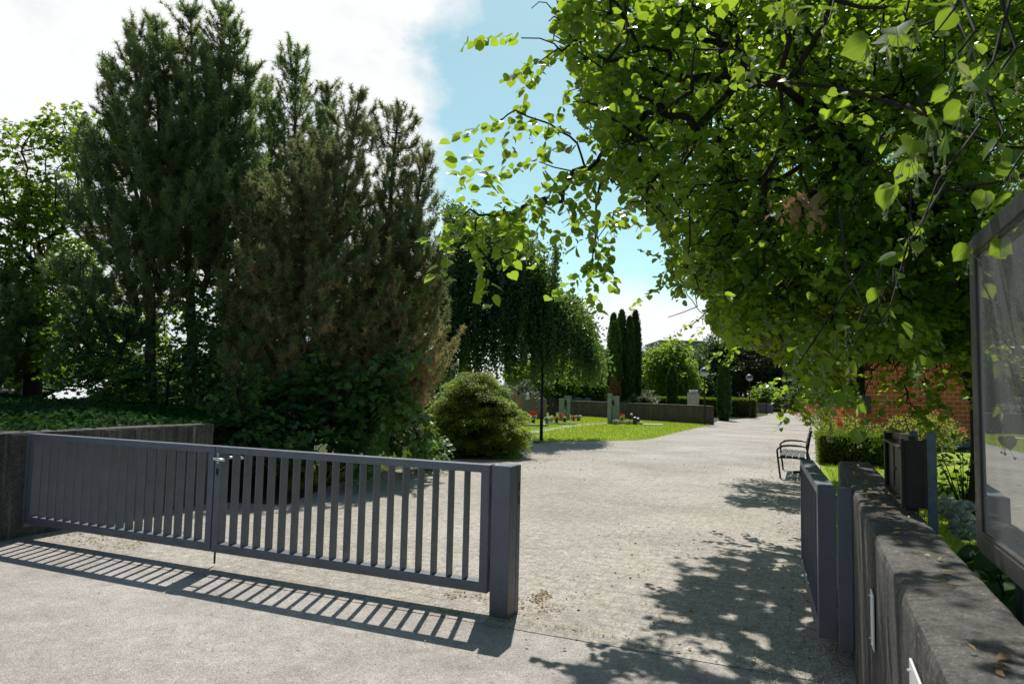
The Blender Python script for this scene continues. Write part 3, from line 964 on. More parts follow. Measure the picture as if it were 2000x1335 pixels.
# ------------------------------------------------------------------ retaining wall, pedestal
A = G(1388, 829); B = G(1114, 811)
dv = (B - A); Lw = dv.length
fw = empty('retaining_wall', (A + B) / 2, 'long low dark concrete wall behind the lawn and the tall grave stone', 'wall', math.atan2(dv.y, dv.x))
mb = MB(); mb.box((0, -0.14, 0.50), (Lw, 0.28, 1.04), 0, 0.01); mb.build('wall_body', M['wall_far'], fw)
mb = MB(); mb.box((0, -0.14, 1.031), (Lw - 0.02, 0.29, 0.016), 0, 0.004); mb.build('wall_top', M['greystone'], fw)
p = D(1357, 793, 42.0)
pd = empty('pedestal', (p.x, p.y + 0.12, 0), 'beige stone pedestal with a white block on top, behind the end of the far wall', 'pedestal', 0.1)
z1 = D(1357, 768, 42.0).z
mb = MB(); mb.box((0, 0.2, z1 / 2), (0.56, 0.5, z1), 0, 0.01); mb.build('shaft', M['beige'], pd)
mb = MB(); mb.box((0, 0.2, z1 + 0.02), (0.60, 0.54, 0.05), 0, 0.008); mb.build('capstone', M['greystone'], pd)
mb = MB(); mb.box((0.02, 0.2, z1 + 0.13), (0.46, 0.34, 0.18), 0, 0.02); mb.build('block', M['white'], pd)


# ------------------------------------------------------------------ flower / pot helper
def flower_pot(px, py, wpx, hpx, label, flower, potmat='greystone', nfl=40, name='flower_pot', cat='flower pot', plantfrac=0.55):
    b = G(px, py)
    s = b.y / F
    w = wpx * s; h = hpx * s
    e = empty(name, b, label, cat)
    ph = h * (1 - plantfrac)
    mb = MB(); mb.lathe([(w * 0.22, 0), (w * 0.30, ph * 0.9), (w * 0.33, ph * 0.92), (w * 0.33, ph), (w * 0.26, ph * 0.97)], (0, 0, 0), 14); mb.build('pot', M[potmat], e, smooth=True)
    n = 120
    Pp = np.array([0, 0, ph + h * plantfrac * 0.35]) + rvec(n) * rng.uniform(0.3, 1, n)[:, None] * np.array([w * 0.45, w * 0.4, h * plantfrac * 0.5])
    leaves('foliage', Pp, rvec(n) + [0, 0, .3], rvec(n) + [0, 0, 1], 0.09, rng.uniform(0, 1, n), OVAL, M['rose'], e)
    n = nfl
    Pp = np.array([0, 0, ph + h * plantfrac * 0.5]) + unit(rng.normal(size=(n, 3)) + [0, -0.5, .8]) * rng.uniform(0.7, 1.05, n)[:, None] * np.array([w * 0.48, w * 0.42, h * plantfrac * 0.55])
    leaves('blossom', Pp, rvec(n) + [0, 0, .6], rvec(n) + [0, -.4, .6], rng.uniform(0.06, 0.10, n), rng.uniform(0, 1, n), HEART2, M[flower], e)
    return e


def headstone(px, pytop, pybase, wpx, prof, mat, label, thick=0.16, rotz=0.0, yoff=0.0):
    b = G(px, pybase)
    s = b.y / F
    h = D(px, pytop, b.y).z
    w = wpx * s
    e = empty('gravestone', b, label, 'gravestone', rotz, 'gravestones by the far wall')
    mb = MB(); mb.prism([(x * w, z * h) for x, z in prof], (1, 0, 0), (0, 0, 1), (0, 0, 0.10), (0, thick, 0)); mb.build('stone', M[mat], e)
    mb = MB(); mb.box((0, thick / 2, 0.05), (w * 1.15, thick * 1.6, 0.12), 0, 0.01); mb.build('plinth', M['greystone'], e)
    return e, w, h


ARCH = [(-.5, 0), (.5, 0), (.5, .72)] + [(.5 * math.cos(a), .72 + .26 * math.sin(a)) for a in np.linspace(0.25, 2.9, 9)] + [(-.5, .72)]
GABLE = [(-.5, 0), (.5, 0), (.5, .70), (.30, .90), (.05, .985), (-.15, .88), (-.5, .78)]
RECT = [(-.5, 0), (.5, 0), (.5, .95), (-.5, .95)]
HEARTS = [(-.48, 0), (.48, 0), (.5, .80), (.42, .92), (.22, .985), (.04, .90), (-.1, .985), (-.34, .95), (-.5, .80)]
e, w, h = headstone(1037, 777, 817, 20, GABLE, 'brownstone', 'gable topped brown gravestone with a small white figure on it, nearest the round yew')
mb = MB(); mb.lathe([(0.10, 0), (0.13, 0.05), (0.07, 0.2), (0.10, 0.30), (0.085, 0.38), (0.03, 0.42)], (-w * 0.35, 0.08, h * 0.93), 12); mb.build('figure', M['white'], e, smooth=True)
e, w, h = headstone(1058, 780, 818, 19, RECT, 'brownstone', 'plain upright rectangular gravestone half behind the slim black post')
e, w, h = headstone(1079, 779, 818, 14.5, HEARTS, 'blackstone', 'polished black gravestone with a wavy double arched top')
mb = MB(); mb.box((0, -0.006, h * 0.72), (0.03, 0.012, 0.22)); mb.box((0, -0.0055, h * 0.74), (0.12, 0.011, 0.03)); mb.build('cross', M['greystone'], e)
e, w, h = headstone(1102, 779, 820, 21, [(-.5, 0), (.5, 0), (.5, .95), (.22, .95), (.22, .34), (-.02, .34), (-.02, .95), (-.5, .95)], 'palestone', 'pale grey gravestone with an open niche holding small lanterns')
mb = MB(); mb.box((w * .10, 0.19, h * .64), (w * .25, 0.03, h * .62)); mb.build('niche_back', M['blackstone'], e)
for k, (dz, mm) in enumerate(((.36, 'white'), (.52, 'greystone'))):
    mb = MB(); mb.lathe([(0.05, 0), (0.05, 0.14), (0.03, 0.2)], (w * (.06 + .06 * k), 0.06, h * dz), 10); mb.build('lantern', M[mm], e, smooth=True)
# back row
for px, pt, pb, wp_, prof, mm, lab in ((1071, 767, 800, 9, ARCH, 'greystone', 'small pale arched gravestone far back, just right of the slim black post'),
                                       (1109, 773, 806, 14, RECT, 'beige', 'flat topped pale gravestone rising behind the niche stone'),
                                       (1128, 777, 803, 24, ARCH, 'greystone', 'broad arched grey gravestone beyond the left part of the far wall'),
                                       (1148, 778, 803, 12, RECT, 'palestone', 'narrow pale gravestone beyond the far wall, middle of three'),
                                       (1168, 778, 803, 26, RECT, 'blackstone', 'wide dark gravestone beyond the far wall, left of the tall cypresses'),
                                       (1022, 769, 812, 16, RECT, 'greystone', 'grey gravestone showing just over the right shoulder of the round yew')):
    headstone(px, pt, pb, wp_, prof, mm, lab)
b = G(1091, 802)
e = empty('gravestone', b, 'gravestone with a sloping salmon coloured top, behind the black stone', 'gravestone', 0, 'gravestones by the far wall')
zt_ = D(1091, 776, b.y).z
mb = MB(); mb.box((0, 0.1, zt_ / 2), (0.42, 0.2, zt_), 0, 0.01); mb.build('stone', M['brownstone'], e)
mb = MB(); mb.box((0, 0.05, zt_ + 0.10), (0.46, 0.40, 0.06), rot=Matrix.Rotation(0.55, 3, 'X') @ Matrix.Rotation(0.15, 3, 'Y'), bev=0.01); mb.build('tablet', M['salmon'], e)
b = G(985, 812)
e = empty('grave_sculpture', b, 'white pointed grave sculpture showing above the round yew', 'sculpture')
z0 = D(985, 772, b.y).z; z1 = D(985, 746, b.y).z
mb = MB(); mb.prism([(-.36, 0), (.36, 0), (.30, z1 - z0 - .38), (.12, z1 - z0 - .4), (0.10, z1 - z0), (-.3, z1 - z0 - .30)], (1, 0, 0), (0, 0, 1), (0, 0, z0), (0, .3, 0)); mb.build('wing', M['white'], e)
mb = MB(); mb.box((0, .15, z0 / 2), (0.8, 0.4, z0), 0, .02); mb.build('pedestal', M['greystone'], e)
b = G(1003, 812)
e = empty('gravestone', b, 'low salmon coloured gravestone with a small cross, right of the white sculpture', 'gravestone', 0, 'gravestones by the far wall')
z1 = D(1003, 768, b.y).z
mb = MB(); mb.prism([(-.4, 0), (.4, 0), (.42, z1 - .15), (.1, z1), (-.3, z1 - .08)], (1, 0, 0), (0, 0, 1), (0, 0, 0), (0, .2, 0)); mb.build('stone', M['salmon'], e)
mb = MB(); mb.box((.05, .1, z1 + .12), (.05, .05, .3)); mb.box((.05, .1, z1 + .15), (.2, .045, .05)); mb.build('cross', M['salmon'], e)

# the tall memorial and its grave
b = G(1198, 827)
s = b.y / F
tm = empty('memorial_stone', b, 'tall pale green grey memorial stone of two slabs with a dark wreath, on the lawn', 'gravestone', -0.15)
h1 = D(1190, 768, b.y).z; h2 = D(1205, 773, b.y).z
mb = MB(); mb.box((-0.22, 0.02, h1 / 2), (0.20, 0.26, h1), 0, 0.008); mb.build('left_slab', M['palestone'], tm)
mb = MB(); mb.box((-0.085, 0.10, (h1 - .02) / 2), (0.075, 0.2, h1 - .02), 0, 0.004); mb.build('middle_slab', M['palestone'], tm)
mb = MB(); mb.box((0.13, 0.10, h2 / 2), (0.355, 0.16, h2), 0, 0.008); mb.build('right_slab', M['palestone'], tm)
mb = MB()
for k in range(26):
    a = random.uniform(0, 6.28); r = random.uniform(0, 1)
    mb.tube([(-0.02 + 0.05 * math.cos(a) * r, 0.0, h2 * 0.75 + 0.13 * math.sin(a) * r), (-0.02 + 0.11 * math.cos(a) * r, -0.05, h2 * 0.75 + 0.20 * math.sin(a) * r)], [0.03, 0.008], 5)
mb.build('wreath', M['black'], tm)
for r_ in range(3):
    mb = MB(); mb.box((0.155, 0.019, h2 * (0.62 - 0.07 * r_)), (0.20, 0.004, 0.03)); mb.build('inscription_line', M['greystone'], tm)
gs = empty('grave_slab', G(1232, 828), 'flat pale grave slab on the lawn in front of the memorial stone', 'grave slab', -0.12)
mb = MB(); mb.box((-0.15, 0.2, 0.05), (1.5, 1.0, 0.12), 0, 0.01); mb.build('kerb', M['palestone'], gs)
mb = MB(); mb.box((-0.2, 0.2, 0.117), (1.2, 0.8, 0.03)); mb.build('soil', M['soil'], gs)
mb = MB(); mb.box((1.15, 0.0, 0.02), (1.1, 0.85, 0.05), 0, 0.008); mb.build('flat_stone', M['slab'], gs)
flower_pot(1213, 827, 17, 20, 'planted pot of yellow green leaves with red tips at the memorial stone', 'redflower', 'brownstone', 18, plantfrac=0.75)
flower_pot(1203, 829, 13, 9, 'low clump of pale flowers at the foot of the memorial stone', 'whiteflower', 'greystone', 50, plantfrac=0.8)
flower_pot(1226, 829, 14, 9, 'low pale planting between the pot and the lanterns on the memorial grave', 'whiteflower', 'greystone', 22, plantfrac=0.8)
for px, py, hh, lab in ((1240, 829, 15, 'taller dark grave lantern on the memorial slab'), (1246, 828, 12, 'shorter grey grave lantern beside the taller lantern on the slab')):
    b = G(px, py); s = b.y / F
    e = empty('grave_lantern', b, lab, 'lantern', 0.2)
    mm = 'blackstone' if hh > 13 else 'galv'
    mb = MB(); mb.box((0, 0, hh * s * .45), (6 * s, 6 * s, hh * s * .85), 0, 0.01); mb.build('body', M[mm], e)
    mb = MB(); mb.lathe([(4 * s, 0), (4 * s, .02), (1 * s, .06)], (0, 0, hh * s * .88), 8); mb.build('roof', M['galv'], e)
    mb = MB(); mb.box((0, -3.05 * s, hh * s * .5), (3.4 * s, .012, hh * s * .5)); mb.build('pane', M['pane'], e)
b = G(1231, 827)
e = empty('garden_stake', b, 'pale ball on a thin stake in the memorial grave', 'ornament')
mb = MB(); mb.tube([(0, 0, 0), (.05, 0, .45)], .012); mb.build('stick', M['bronze'], e)
mb = MB(); mb.lathe([(.01, -.07), (.06, -.04), (.07, 0), (.06, .04), (.01, .07)], (.06, 0, .50), 12); mb.build('ball', M['white'], e, smooth=True)
# pots before the row of stones
flower_pot(1040, 826, 19, 22, 'bright red flowers in a dark pot left of the slim black post', 'redflower', 'blackstone', 90, plantfrac=0.7)
flower_pot(1068, 832, 11, 17, 'stone urn with pale planting just right of the slim black post', 'whiteflower', 'brownstone', 14, plantfrac=0.35)
flower_pot(1076, 826, 12, 13, 'cream flowers in front of the black gravestone', 'whiteflower', 'greystone', 46, plantfrac=0.75)
flower_pot(1087, 828, 12, 14, 'dark urn with few flowers between the black and the niche stone', 'pinkflower', 'blackstone', 8, plantfrac=0.3)
flower_pot(1097, 822, 11, 15, 'pot of pink and cream flowers against the niche stone', 'pinkflower', 'greystone', 40, plantfrac=0.8)
flower_pot(1103, 825, 11, 10, 'low dark bowl with greenery right of the pink flowers', 'whiteflower', 'blackstone', 8, plantfrac=0.4)
flower_pot(1119, 822, 12, 10, 'low pot of pink flowers at the left end of the far wall', 'pinkflower', 'greystone', 46, plantfrac=0.8)
flower_pot(1130, 822, 13, 11, 'low pot of cream flowers, rightmost of the row by the far wall', 'whiteflower', 'brownstone', 50, plantfrac=0.6)
sl = empty('grave_border', G(1046, 833), 'flat stone border of the grave nearest the round yew', 'grave border', 0.1)
mb = MB(); mb.box((0, .3, .05), (1.3, .16, .12), 0, .01); mb.box((.55, .75, .05), (.14, .8, .12), 0, .01); mb.build('border_stone', M['slab'], sl)
sl = empty('grave_border', G(1094, 829), 'flat stone border of the graves below the niche stone', 'grave border', 0.05)
mb = MB(); mb.box((0, .3, .04), (1.7, .16, .10), 0, .01); mb.build('border_stone', M['slab'], sl)


# ------------------------------------------------------------------ buildings
def brick_building():
    Yb = 24.0
    x0 = D(1690, 780, Yb).x; x1 = x0 + 12
    h = D(1800, 700, Yb).z
    e = empty('brick_building', (x0, Yb, 0), 'orange brick building with a flat dark roof edge behind the lime tree', 'building', 0)
    mb = MB(); mb.prism([(0, 0), (12, 0), (12, 6), (5.2, 6)], (1, 0, 0), (0, 1, 0), (0, 0, 0), (0, 0, h)); mb.build('wall', M['brick'], e)
    mb = MB(); mb.prism([(-.25, -.25), (12.2, -.25), (12.2, 6.2), (5.1, 6.2)], (1, 0, 0), (0, 1, 0), (0, 0, h), (0, 0, .24)); mb.build('roof', M['black'], e)
    mb = MB(); mb.box((6, -0.02, 0.14), (11.9, 0.06, 0.28)); mb.build('plinth', M['greystone'], e)
    pp = D(1668, 790, Yb - 0.6)
    hh = D(1660, 786, Yb - .6).z
    f = empty('brick_pillar', (pp.x, pp.y, 0), 'low brick pillar with a dark sloping metal cover left of the brick building', 'pillar', 0.1)
    mb = MB(); mb.box((0, 0.3, hh / 2), (0.75, 0.6, hh)); mb.build('shaft', M['brick'], f)
    mb = MB(); mb.box((-0.05, 0.3, hh + 0.06), (0.95, 0.8, 0.09), rot=Matrix.Rotation(0.14, 3, 'Y'), bev=0.01); mb.build('cover', M['lampgrey'], f)
    mb = MB(); mb.box((0.33, -0.05, hh - 0.05), (0.34, 0.30, 0.62), 0, 0.01); mb.build('letter_box', M['board_metal'], f)
    mb = MB(); mb.box((0.02, -0.005, hh - 0.10), (0.24, 0.02, 0.16))
    mb.build('vent', M['dark'], f)


brick_building()


def far_building(px0, px1, pyt, Y, depth, mat, label, rows, cols, name='apartment_building'):
    a = D(px0, 770, Y); b = D(px1, 770, Y); h = D((px0 + px1) / 2, pyt, Y).z
    w = b.x - a.x
    e = empty(name, ((a.x + b.x) / 2, Y, 0), label, 'building')
    mb = MB(); mb.box((0, depth / 2, h / 2), (w, depth, h)); mb.build('wall', M[mat], e)
    mb = MB(); mb.box((0, depth / 2, h + .15), (w + .6, depth + .6, .3)); mb.build('roof', M['render'], e)
    for r_ in range(rows):
        for c_ in range(cols):
            x = -w / 2 + w * (c_ + .5) / cols; z = h * (r_ + .55) / rows
            mb = MB(); mb.box((x, -0.02, z), (w / cols * .5, .08, h / rows * .5)); f = mb.build('window', M['white'], e)
            mb = MB(); mb.box((x, -0.05, z), (w / cols * .5 - .15, .06, h / rows * .5 - .15)); mb.build('pane', M['pane'], f)


far_building(985, 1030, 705, 100, 10, 'redwall', 'dark red rendered building far behind the graves, left part under the weeping tree', 3, 2)
far_building(1150, 1192, 686, 105, 10, 'redwall', 'dark red building far away just left of the tall cypresses', 3, 2)
far_building(1290, 1385, 668, 130, 14, 'render', 'pale grey flat roofed block whose roof shows above the bright green tree', 4, 6)

# far end of the path
def at0(px, Y):
    p = D(px, 780, Y); p.z = 0
    return p


e = empty('utility_box', at0(1497, 66), 'plain grey utility box at the far end of the path below the farthest lamp', 'box')
h = D(1497, 789, 66).z
mb = MB(); mb.box((0, .5, h / 2), (1.35, .9, h), 0, .02); mb.build('cabinet', M['galv'], e)
mb = MB(); mb.box((0, .5, h + .03), (1.45, 1.0, .06), 0, .01); mb.build('lid', M['lampgrey'], e)
e = empty('bench', at0(1522, 67), 'distant wooden bench in shade at the end of the path', 'bench')
mb = MB()
for k in range(3): mb.box((0, .15 * k, .45), (1.5, .12, .04))
mb.build('seat', M['salmon'], e)
mb = MB()
for k in range(2): mb.box((0, .5, .7 + .16 * k), (1.5, .04, .12))
mb.build('backrest', M['bench_wood'], e)
for x in (-.6, .6):
    mb = MB(); mb.box((x, .25, .22), (.06, .45, .44)); mb.build('leg', M['black'], e)
e = empty('metal_fence', at0(1548, 68), 'low dark fence closing the far end of the path', 'fence')
mb = MB()
for x in np.arange(-1.0, 4.5, .14): mb.box((x, 0, .5), (.03, .03, 1.0))
mb.box((1.7, 0, .12), (5.6, .035, .05)); mb.box((1.7, 0, 1.02), (5.6, .05, .05)); mb.build('bars', M['black'], e)
for x in (-1.05, 1.7, 4.5):
    mb = MB(); mb.box((x, 0, .55), (.08, .08, 1.1)); mb.build('post', M['galv'], e)
e = empty('sign_pole', at0(1571, 69), 'thin grey pole with a small box at the far end of the path', 'pole')
mb = MB(); mb.tube([(0, 0, 0), (0, 0, D(1571, 750, 69).z)], .055); mb.build('pole', M['galv'], e)
mb = MB(); mb.box((-.35, -.06, 1.0), (.4, .1, .35)); mb.build('sign', M['white'], e)

# left edge background
e = empty('garden_wall', D(10, 790, 16.5), 'sunlit beige rendered wall at the far left edge behind the ivy', 'wall', 0.1)
e.location.z = 0
mb = MB(); mb.box((-2.1, 0, .7), (4.6, .25, D(10, 760, 16.5).z * 2 - 1.4), 0, .01); mb.build('wall_body', M['beige'], e)
mb = MB(); mb.box((-.15, -.15, 1.25), (.32, .05, .55), 0, .01); mb.build('panel', M['beige'], e)
e = empty('metal_post', D(37, 790, 16.0), 'dark square post at the left edge beside the beige wall', 'post')
e.location.z = 0
zt_ = D(37, 715, 16).z
mb = MB(); mb.box((0, 0, zt_ / 2), (.155, .155, zt_), 0, .008); mb.build('post', M['board_metal'], e)
mb = MB(); mb.box((0, 0, zt_ + .01), (.17, .17, .02)); mb.build('cap', M['board_metal'], e)
e = empty('bright_patch_standin', D(112, 790, 24), 'made-up low white sloping slab standing in for a bright sunlit patch behind the left trunks', 'bright_patch_standin', 0.05)
e.location.z = 0
mb = MB(); mb.box((.2, 1.0, .5), (1.1, 1.9, 1.0)); mb.build('wall', M['beige'], e)
mb = MB(); mb.box((.2, 1.0, 1.36), (1.3, 2.3, .05), rot=Matrix.Rotation(.32, 3, 'X'), bev=.008); mb.build('roof', M['white'], e)  # added white slab, tilted to catch the sun as a bright patch

# ------------------------------------------------------------------ lime tree
LT = np.array([7.05, 10.0, 0.0])
lime = empty('lime_tree', LT, 'large lime tree on the right whose leafy branches overhang the path', 'tree')
sil = [(1100, -60), (1090, 20), (1075, 60), (1100, 100), (1130, 150), (1125, 210), (1160, 260), (1190, 310), (1215, 350), (1225, 395),
       (1260, 415), (1295, 450), (1305, 510), (1345, 555),
       (1385, 585), (1388, 630), (1400, 655), (1440, 668), (1490, 680), (1540, 720), (1590, 755), (1640, 745), (1680, 705), (1740, 690), (1790, 720), (1840, 700), (1890, 715), (1960, 740), (2300, 760), (2300, -60)]
shade = [[(1105, 1297), (1165, 1292), (1235, 1335), (1105, 1345)], [(1160, 1212), (1240, 1215), (1310, 1195), (1260, 1165), (1335, 1140), (1330, 1112), (1300, 1092), (1420, 1088), (1405, 1072), (1480, 1078), (1570, 1070), (1640, 1060), (1700, 1335), (1290, 1345), (1280, 1310), (1200, 1290), (1180, 1240)],
         [(1392, 933), (1425, 914), (1580, 903), (1600, 1000), (1440, 990), (1415, 972), (1450, 960)]]
sunny = [(-200, 1400), (-200, 900), (1010, 880), (1100, 862), (1388, 828), (1480, 812), (1640, 812), (1600, 900), (1660, 1345), (1660, 1400)]


def lime_ok(P, edge_noise=24):
    q = proj(P)
    n = len(P)
    jx = rng.normal(size=n) * edge_noise; jy = rng.normal(size=n) * edge_noise
    infr = (q[:, 0] > -60) & (q[:, 0] < 2060) & (q[:, 1] > -45) & (q[:, 1] < 1380) & (q[:, 2] > 0.1)
    ok = (~infr) | inpoly(q[:, 0] + jx, q[:, 1] + jy, sil)
    g = P.copy()
    g[:, 0] += SH[0] * P[:, 2]; g[:, 1] += SH[1] * P[:, 2]; g[:, 2] = 0
    qs = proj(g)
    sx = qs[:, 0] + rng.normal(size=n) * 6; sy = qs[:, 1] + rng.normal(size=n) * 4
    vis = (qs[:, 2] > 0.3) & inpoly(sx, sy, sunny) & (qs[:, 1] < 1400)
    insh = np.zeros(n, bool)
    for s_ in shade:
        insh |= inpoly(sx, sy, s_)
    ok &= (~vis) | insh
    ok &= ~((q[:, 1] < -45) & (q[:, 1] > -800) & (q[:, 0] < 1085) & (q[:, 2] > 1.5))
    gx, gy = g[:, 0], g[:, 1]
    hole = np.sin(gx * 9.1 + 1.7 * np.sin(gy * 4.3)) * np.sin(gy * 7.3 + 2.1 * np.sin(gx * 3.7 + .6)) + .55 * np.sin(gx * 17 + gy * 5.1) * np.sin(gy * 15 - gx * 6.3)
    ok &= ~((hole > .46) & (gy > -.5) & (gy < 9) & (gx > -1) & (gx < 6))
    return ok


nS = 420000
P = np.array([5.6, 8.2, 4.6]) + rvec(nS) * (rng.uniform(0.01, 1, nS) ** (1 / 3))[:, None] * np.array([7.6, 7.6, 5.2])
d = np.hypot(P[:, 0], P[:, 1])
dt = np.hypot(P[:, 0] - LT[0], P[:, 1] - LT[1])
zmin = np.interp(d, [0, 3.5, 5.5, 8, 12], [3.9, 3.3, 2.55, 1.9, 1.6])
keep = (P[:, 2] > zmin) & (P[:, 1] > 0.6)
keep &= ~((dt < 1.2) & (P[:, 2] < 2.3))
P = P[keep]
P = P[lime_ok(P)]
gx = P[:, 0] + SH[0] * P[:, 2]; gy = P[:, 1] + SH[1] * P[:, 2]
shaft = np.sin(gx * 5.3 + 1.4 * np.sin(gy * 3.1 + 1)) * np.sin(gy * 4.7 + 1.9 * np.sin(gx * 2.9)) + .6 * np.sin(gx * 11 - gy * 4) * np.sin(gy * 10 + gx * 3.3)
up_ = P[:, 2] - np.interp(np.hypot(P[:, 0], P[:, 1]), [0, 3.5, 5.5, 8, 12], [3.9, 3.3, 2.55, 1.9, 1.6])
P = P[~((shaft > np.where(up_ > 1.1, -.12, .06)))]
P = P[(up_[~((shaft > np.where(up_ > 1.1, -.12, .06)))] < 1.1) | (rng.uniform(size=len(P)) < .6)]
up_ = P[:, 2] - np.interp(np.hypot(P[:, 0], P[:, 1]), [0, 3.5, 5.5, 8, 12], [3.9, 3.3, 2.55, 1.9, 1.6])
P = P[~((P[:, 1] > 8.6) & (up_ > .9) & (rng.uniform(size=len(P)) < .72))]
q = proj(P)
infr = (q[:, 0] > 850) & (q[:, 0] < 2050) & (q[:, 1] > -60) & (q[:, 1] < 900)
close = infr & (q[:, 2] < np.where(q[:, 0] > 1300, 5.8, 4.6)) & (rng.uniform(size=len(P)) < .99)
P = P[~close]; infr = infr[~close]; q_depth = q[:, 2][~close]; q_px = q[:, 0][~close]; q_py = q[:, 1][~close]
print('lime cand', infr.sum(), (~infr).sum())
wgt = 1 + 3.5 * (q_depth < 7.8) + 2.0 * (P[:, 2] < np.interp(np.hypot(P[:, 0], P[:, 1]), [0, 3.5, 5.5, 8, 12], [3.9, 3.3, 2.7, 2.05, 1.7]) + .9)
wgt = wgt * np.where((q_px < 1270) & (q_depth < 10), .35, 1.0) * np.where(q_px > 1400, 1.6, 1.0) * np.where((q_px > 1400) & (q_depth < 7.8) & (q_depth > 5.8), 1.7, 1.0)
wgt = wgt * np.where((q_px > 1580) & (q_py > 280) & (q_depth > 5.8) & (q_depth < 8.6), 2.6, 1.0)
i_ = np.where(infr)[0]
i_ = rng.choice(i_, min(12500, len(i_)), replace=False, p=wgt[i_] / wgt[i_].sum())
Pa = P[i_]; Pb = P[~infr][:1500]
S = np.concatenate([Pa, Pb])


def chain(pts, n, jit):
    out = []
    for k in range(n):
        s_ = (k + random.random()) / n * (len(pts) - 1)
        i = min(int(s_), len(pts) - 2); f = s_ - i
        a = np.array(pts[i]); b_ = np.array(pts[i + 1])
        v = a + (b_ - a) * f
        out.append(np.array(D(v[0], v[1], v[2])) + rng.normal(size=3) * jit)
    return np.array(out)


ch = [chain([(1240, 300, 5.6), (1130, 345, 5.1), (1020, 420, 4.6), (920, 418, 4.3)], 30, .06),
      chain([(1030, 400, 4.6), (960, 450, 4.5), (935, 470, 4.4)], 4, .05),
      chain([(1150, 290, 5.4), (1060, 240, 5.1), (1000, 215, 5.0), (945, 245, 4.9)], 6, .05),
      chain([(1060, 330, 5.0), (1030, 300, 5.0)], 2, .05),
      chain([(1150, 100, 5.0), (1080, 85, 4.7), (1030, 92, 4.6)], 6, .05),
      chain([(1220, 400, 6.2), (1170, 460, 6.0), (1148, 530, 5.9)], 11, .05),
      chain([(1330, 520, 7.5), (1320, 560, 7.4)], 8, .08),
      chain([(1770, 690, 8.6), (1780, 790, 8.4), (1760, 815, 8.4)], 14, .10), chain([(1700, 690, 9), (1690, 780, 8.8)], 10, .12), chain([(1830, 690, 8.6), (1835, 760, 8.5)], 6, .1), chain([(1600, 720, 9), (1570, 770, 9)], 8, .12), chain([(1400, 610, 9.5), (1390, 640, 9.4)], 4, .10), chain([(1480, 650, 9), (1460, 672, 9)], 4, .12), chain([(1560, 715, 8.5), (1545, 735, 8.4)], 5, .12), chain([(1650, 730, 8.5), (1640, 775, 8.4)], 7, .15), chain([(1870, 700, 7.6), (1880, 770, 7.5)], 4, .06)]
nmain = len(S)
S = np.concatenate([S] + ch)
fork = np.array([6.75, 9.9, 2.3])
limbs = []
for tip in ((4.6, 7.0, 5.0), (2.2, 5.6, 4.3), (5.4, 5.0, 5.6), (3.0, 9.5, 4.8), (6.0, 13.5, 5.0), (9.8, 9.0, 5.0), (6.8, 10.0, 8.5), (8.5, 6.0, 5.2), (3.9, 6.8, 3.6)):
    t_ = np.array(tip)
    for f in np.linspace(0, 1, 7):
        limbs.append(fork + (t_ - fork) * f + np.array([0, 0, 0.55 * math.sin(f * math.pi)]))
mb = MB()
trunkpts = [LT, LT + [-.03, 0, .8], LT + [-.08, -.05, 1.6], fork]
mb.tube([np.array(p_) - LT for p_ in trunkpts], [0.36, 0.27, 0.25, 0.24], 14)
for i in range(9):
    seg = [np.array(p_) - LT for p_ in limbs[i * 7:(i + 1) * 7]]
    mb.tube(seg, list(np.linspace(0.13, 0.03, 7)), 9, cap=False)
mb.build('trunk', M['bark'], lime, smooth=True)
mb = MB()
par = skeleton(limbs, None, S, mb, 0.0042, LT, 0.42, 0.05, 5)
Pn, ax, nr, sz, ti, dd_ = spray_leaves(S, par, 15, 0.42, 0.072, 0.30)
okl = lime_ok(Pn, 3)
okl[nmain * 15:] = True
leaves('crown', Pn[okl], ax[okl], nr[okl], sz[okl], ti[okl], HEART, M['lime'], lime, LT)
# fruit stalks and bracts
k = rng.choice(len(Pn), 2600, replace=False)
k = k[okl[k]]
Pbr = Pn[k] + rng.normal(size=(len(k), 3)) * .03


def hanging(S0, per, size, name, tw=0.34):
    S0 = np.array(S0)
    par_ = S0 + np.array([0.25, 0.15, 0.25]) + rng.normal(size=S0.shape) * .1
    Pq, axq, nq, sq, tq, dq = spray_leaves(S0, par_, per, tw, size, 0.5)
    return Pq, axq, nq, sq, tq


near = [(1905, 60, 1.75), (1985, 95, 1.9), (1870, 10, 2.0), (1940, 120, 1.9), (1960, 260, 2.4), (1990, 310, 2.3), (1590, 665, 3.6), (1650, 680, 3.7), (1740, 595, 3.4), (1700, 625, 3.5),
        (1620, 40, 3.1), (1690, 90, 3.0), (1520, 25, 3.2), (1800, 440, 3.5)]
S0 = [np.array(D(*n_)) for n_ in near]
Pq, axq, nq, sq, tq = hanging(S0, 5, 0.078, 'x')
leaves('near_leaves', Pq, axq, nq, sq, tq * .6 + .3, HEART, M['lime_near'], lime, LT, veins=True)
kk = rng.choice(len(Pq), 60, replace=False)
Pbr = np.concatenate([Pbr, Pq[kk]])
tag(leaves('bracts', Pbr, np.array([0, 0, -1.0]) + rng.normal(size=(len(Pbr), 3)) * .4, rvec(len(Pbr)), .075, rng.uniform(0, 1, len(Pbr)), OVAL, M['bract'], lime, LT, aspect=.55), kind='stuff')
for p_ in S0:
    a = p_ - LT
    bk = a + np.array([.35, .35, .75]) + rng.normal(size=3) * .15
    mb.tube([bk, (a + bk) / 2 + rng.normal(size=3) * .04, a, a + np.array([-.12, -.06, -.14])], [.008, .006, .004, .002], 5)
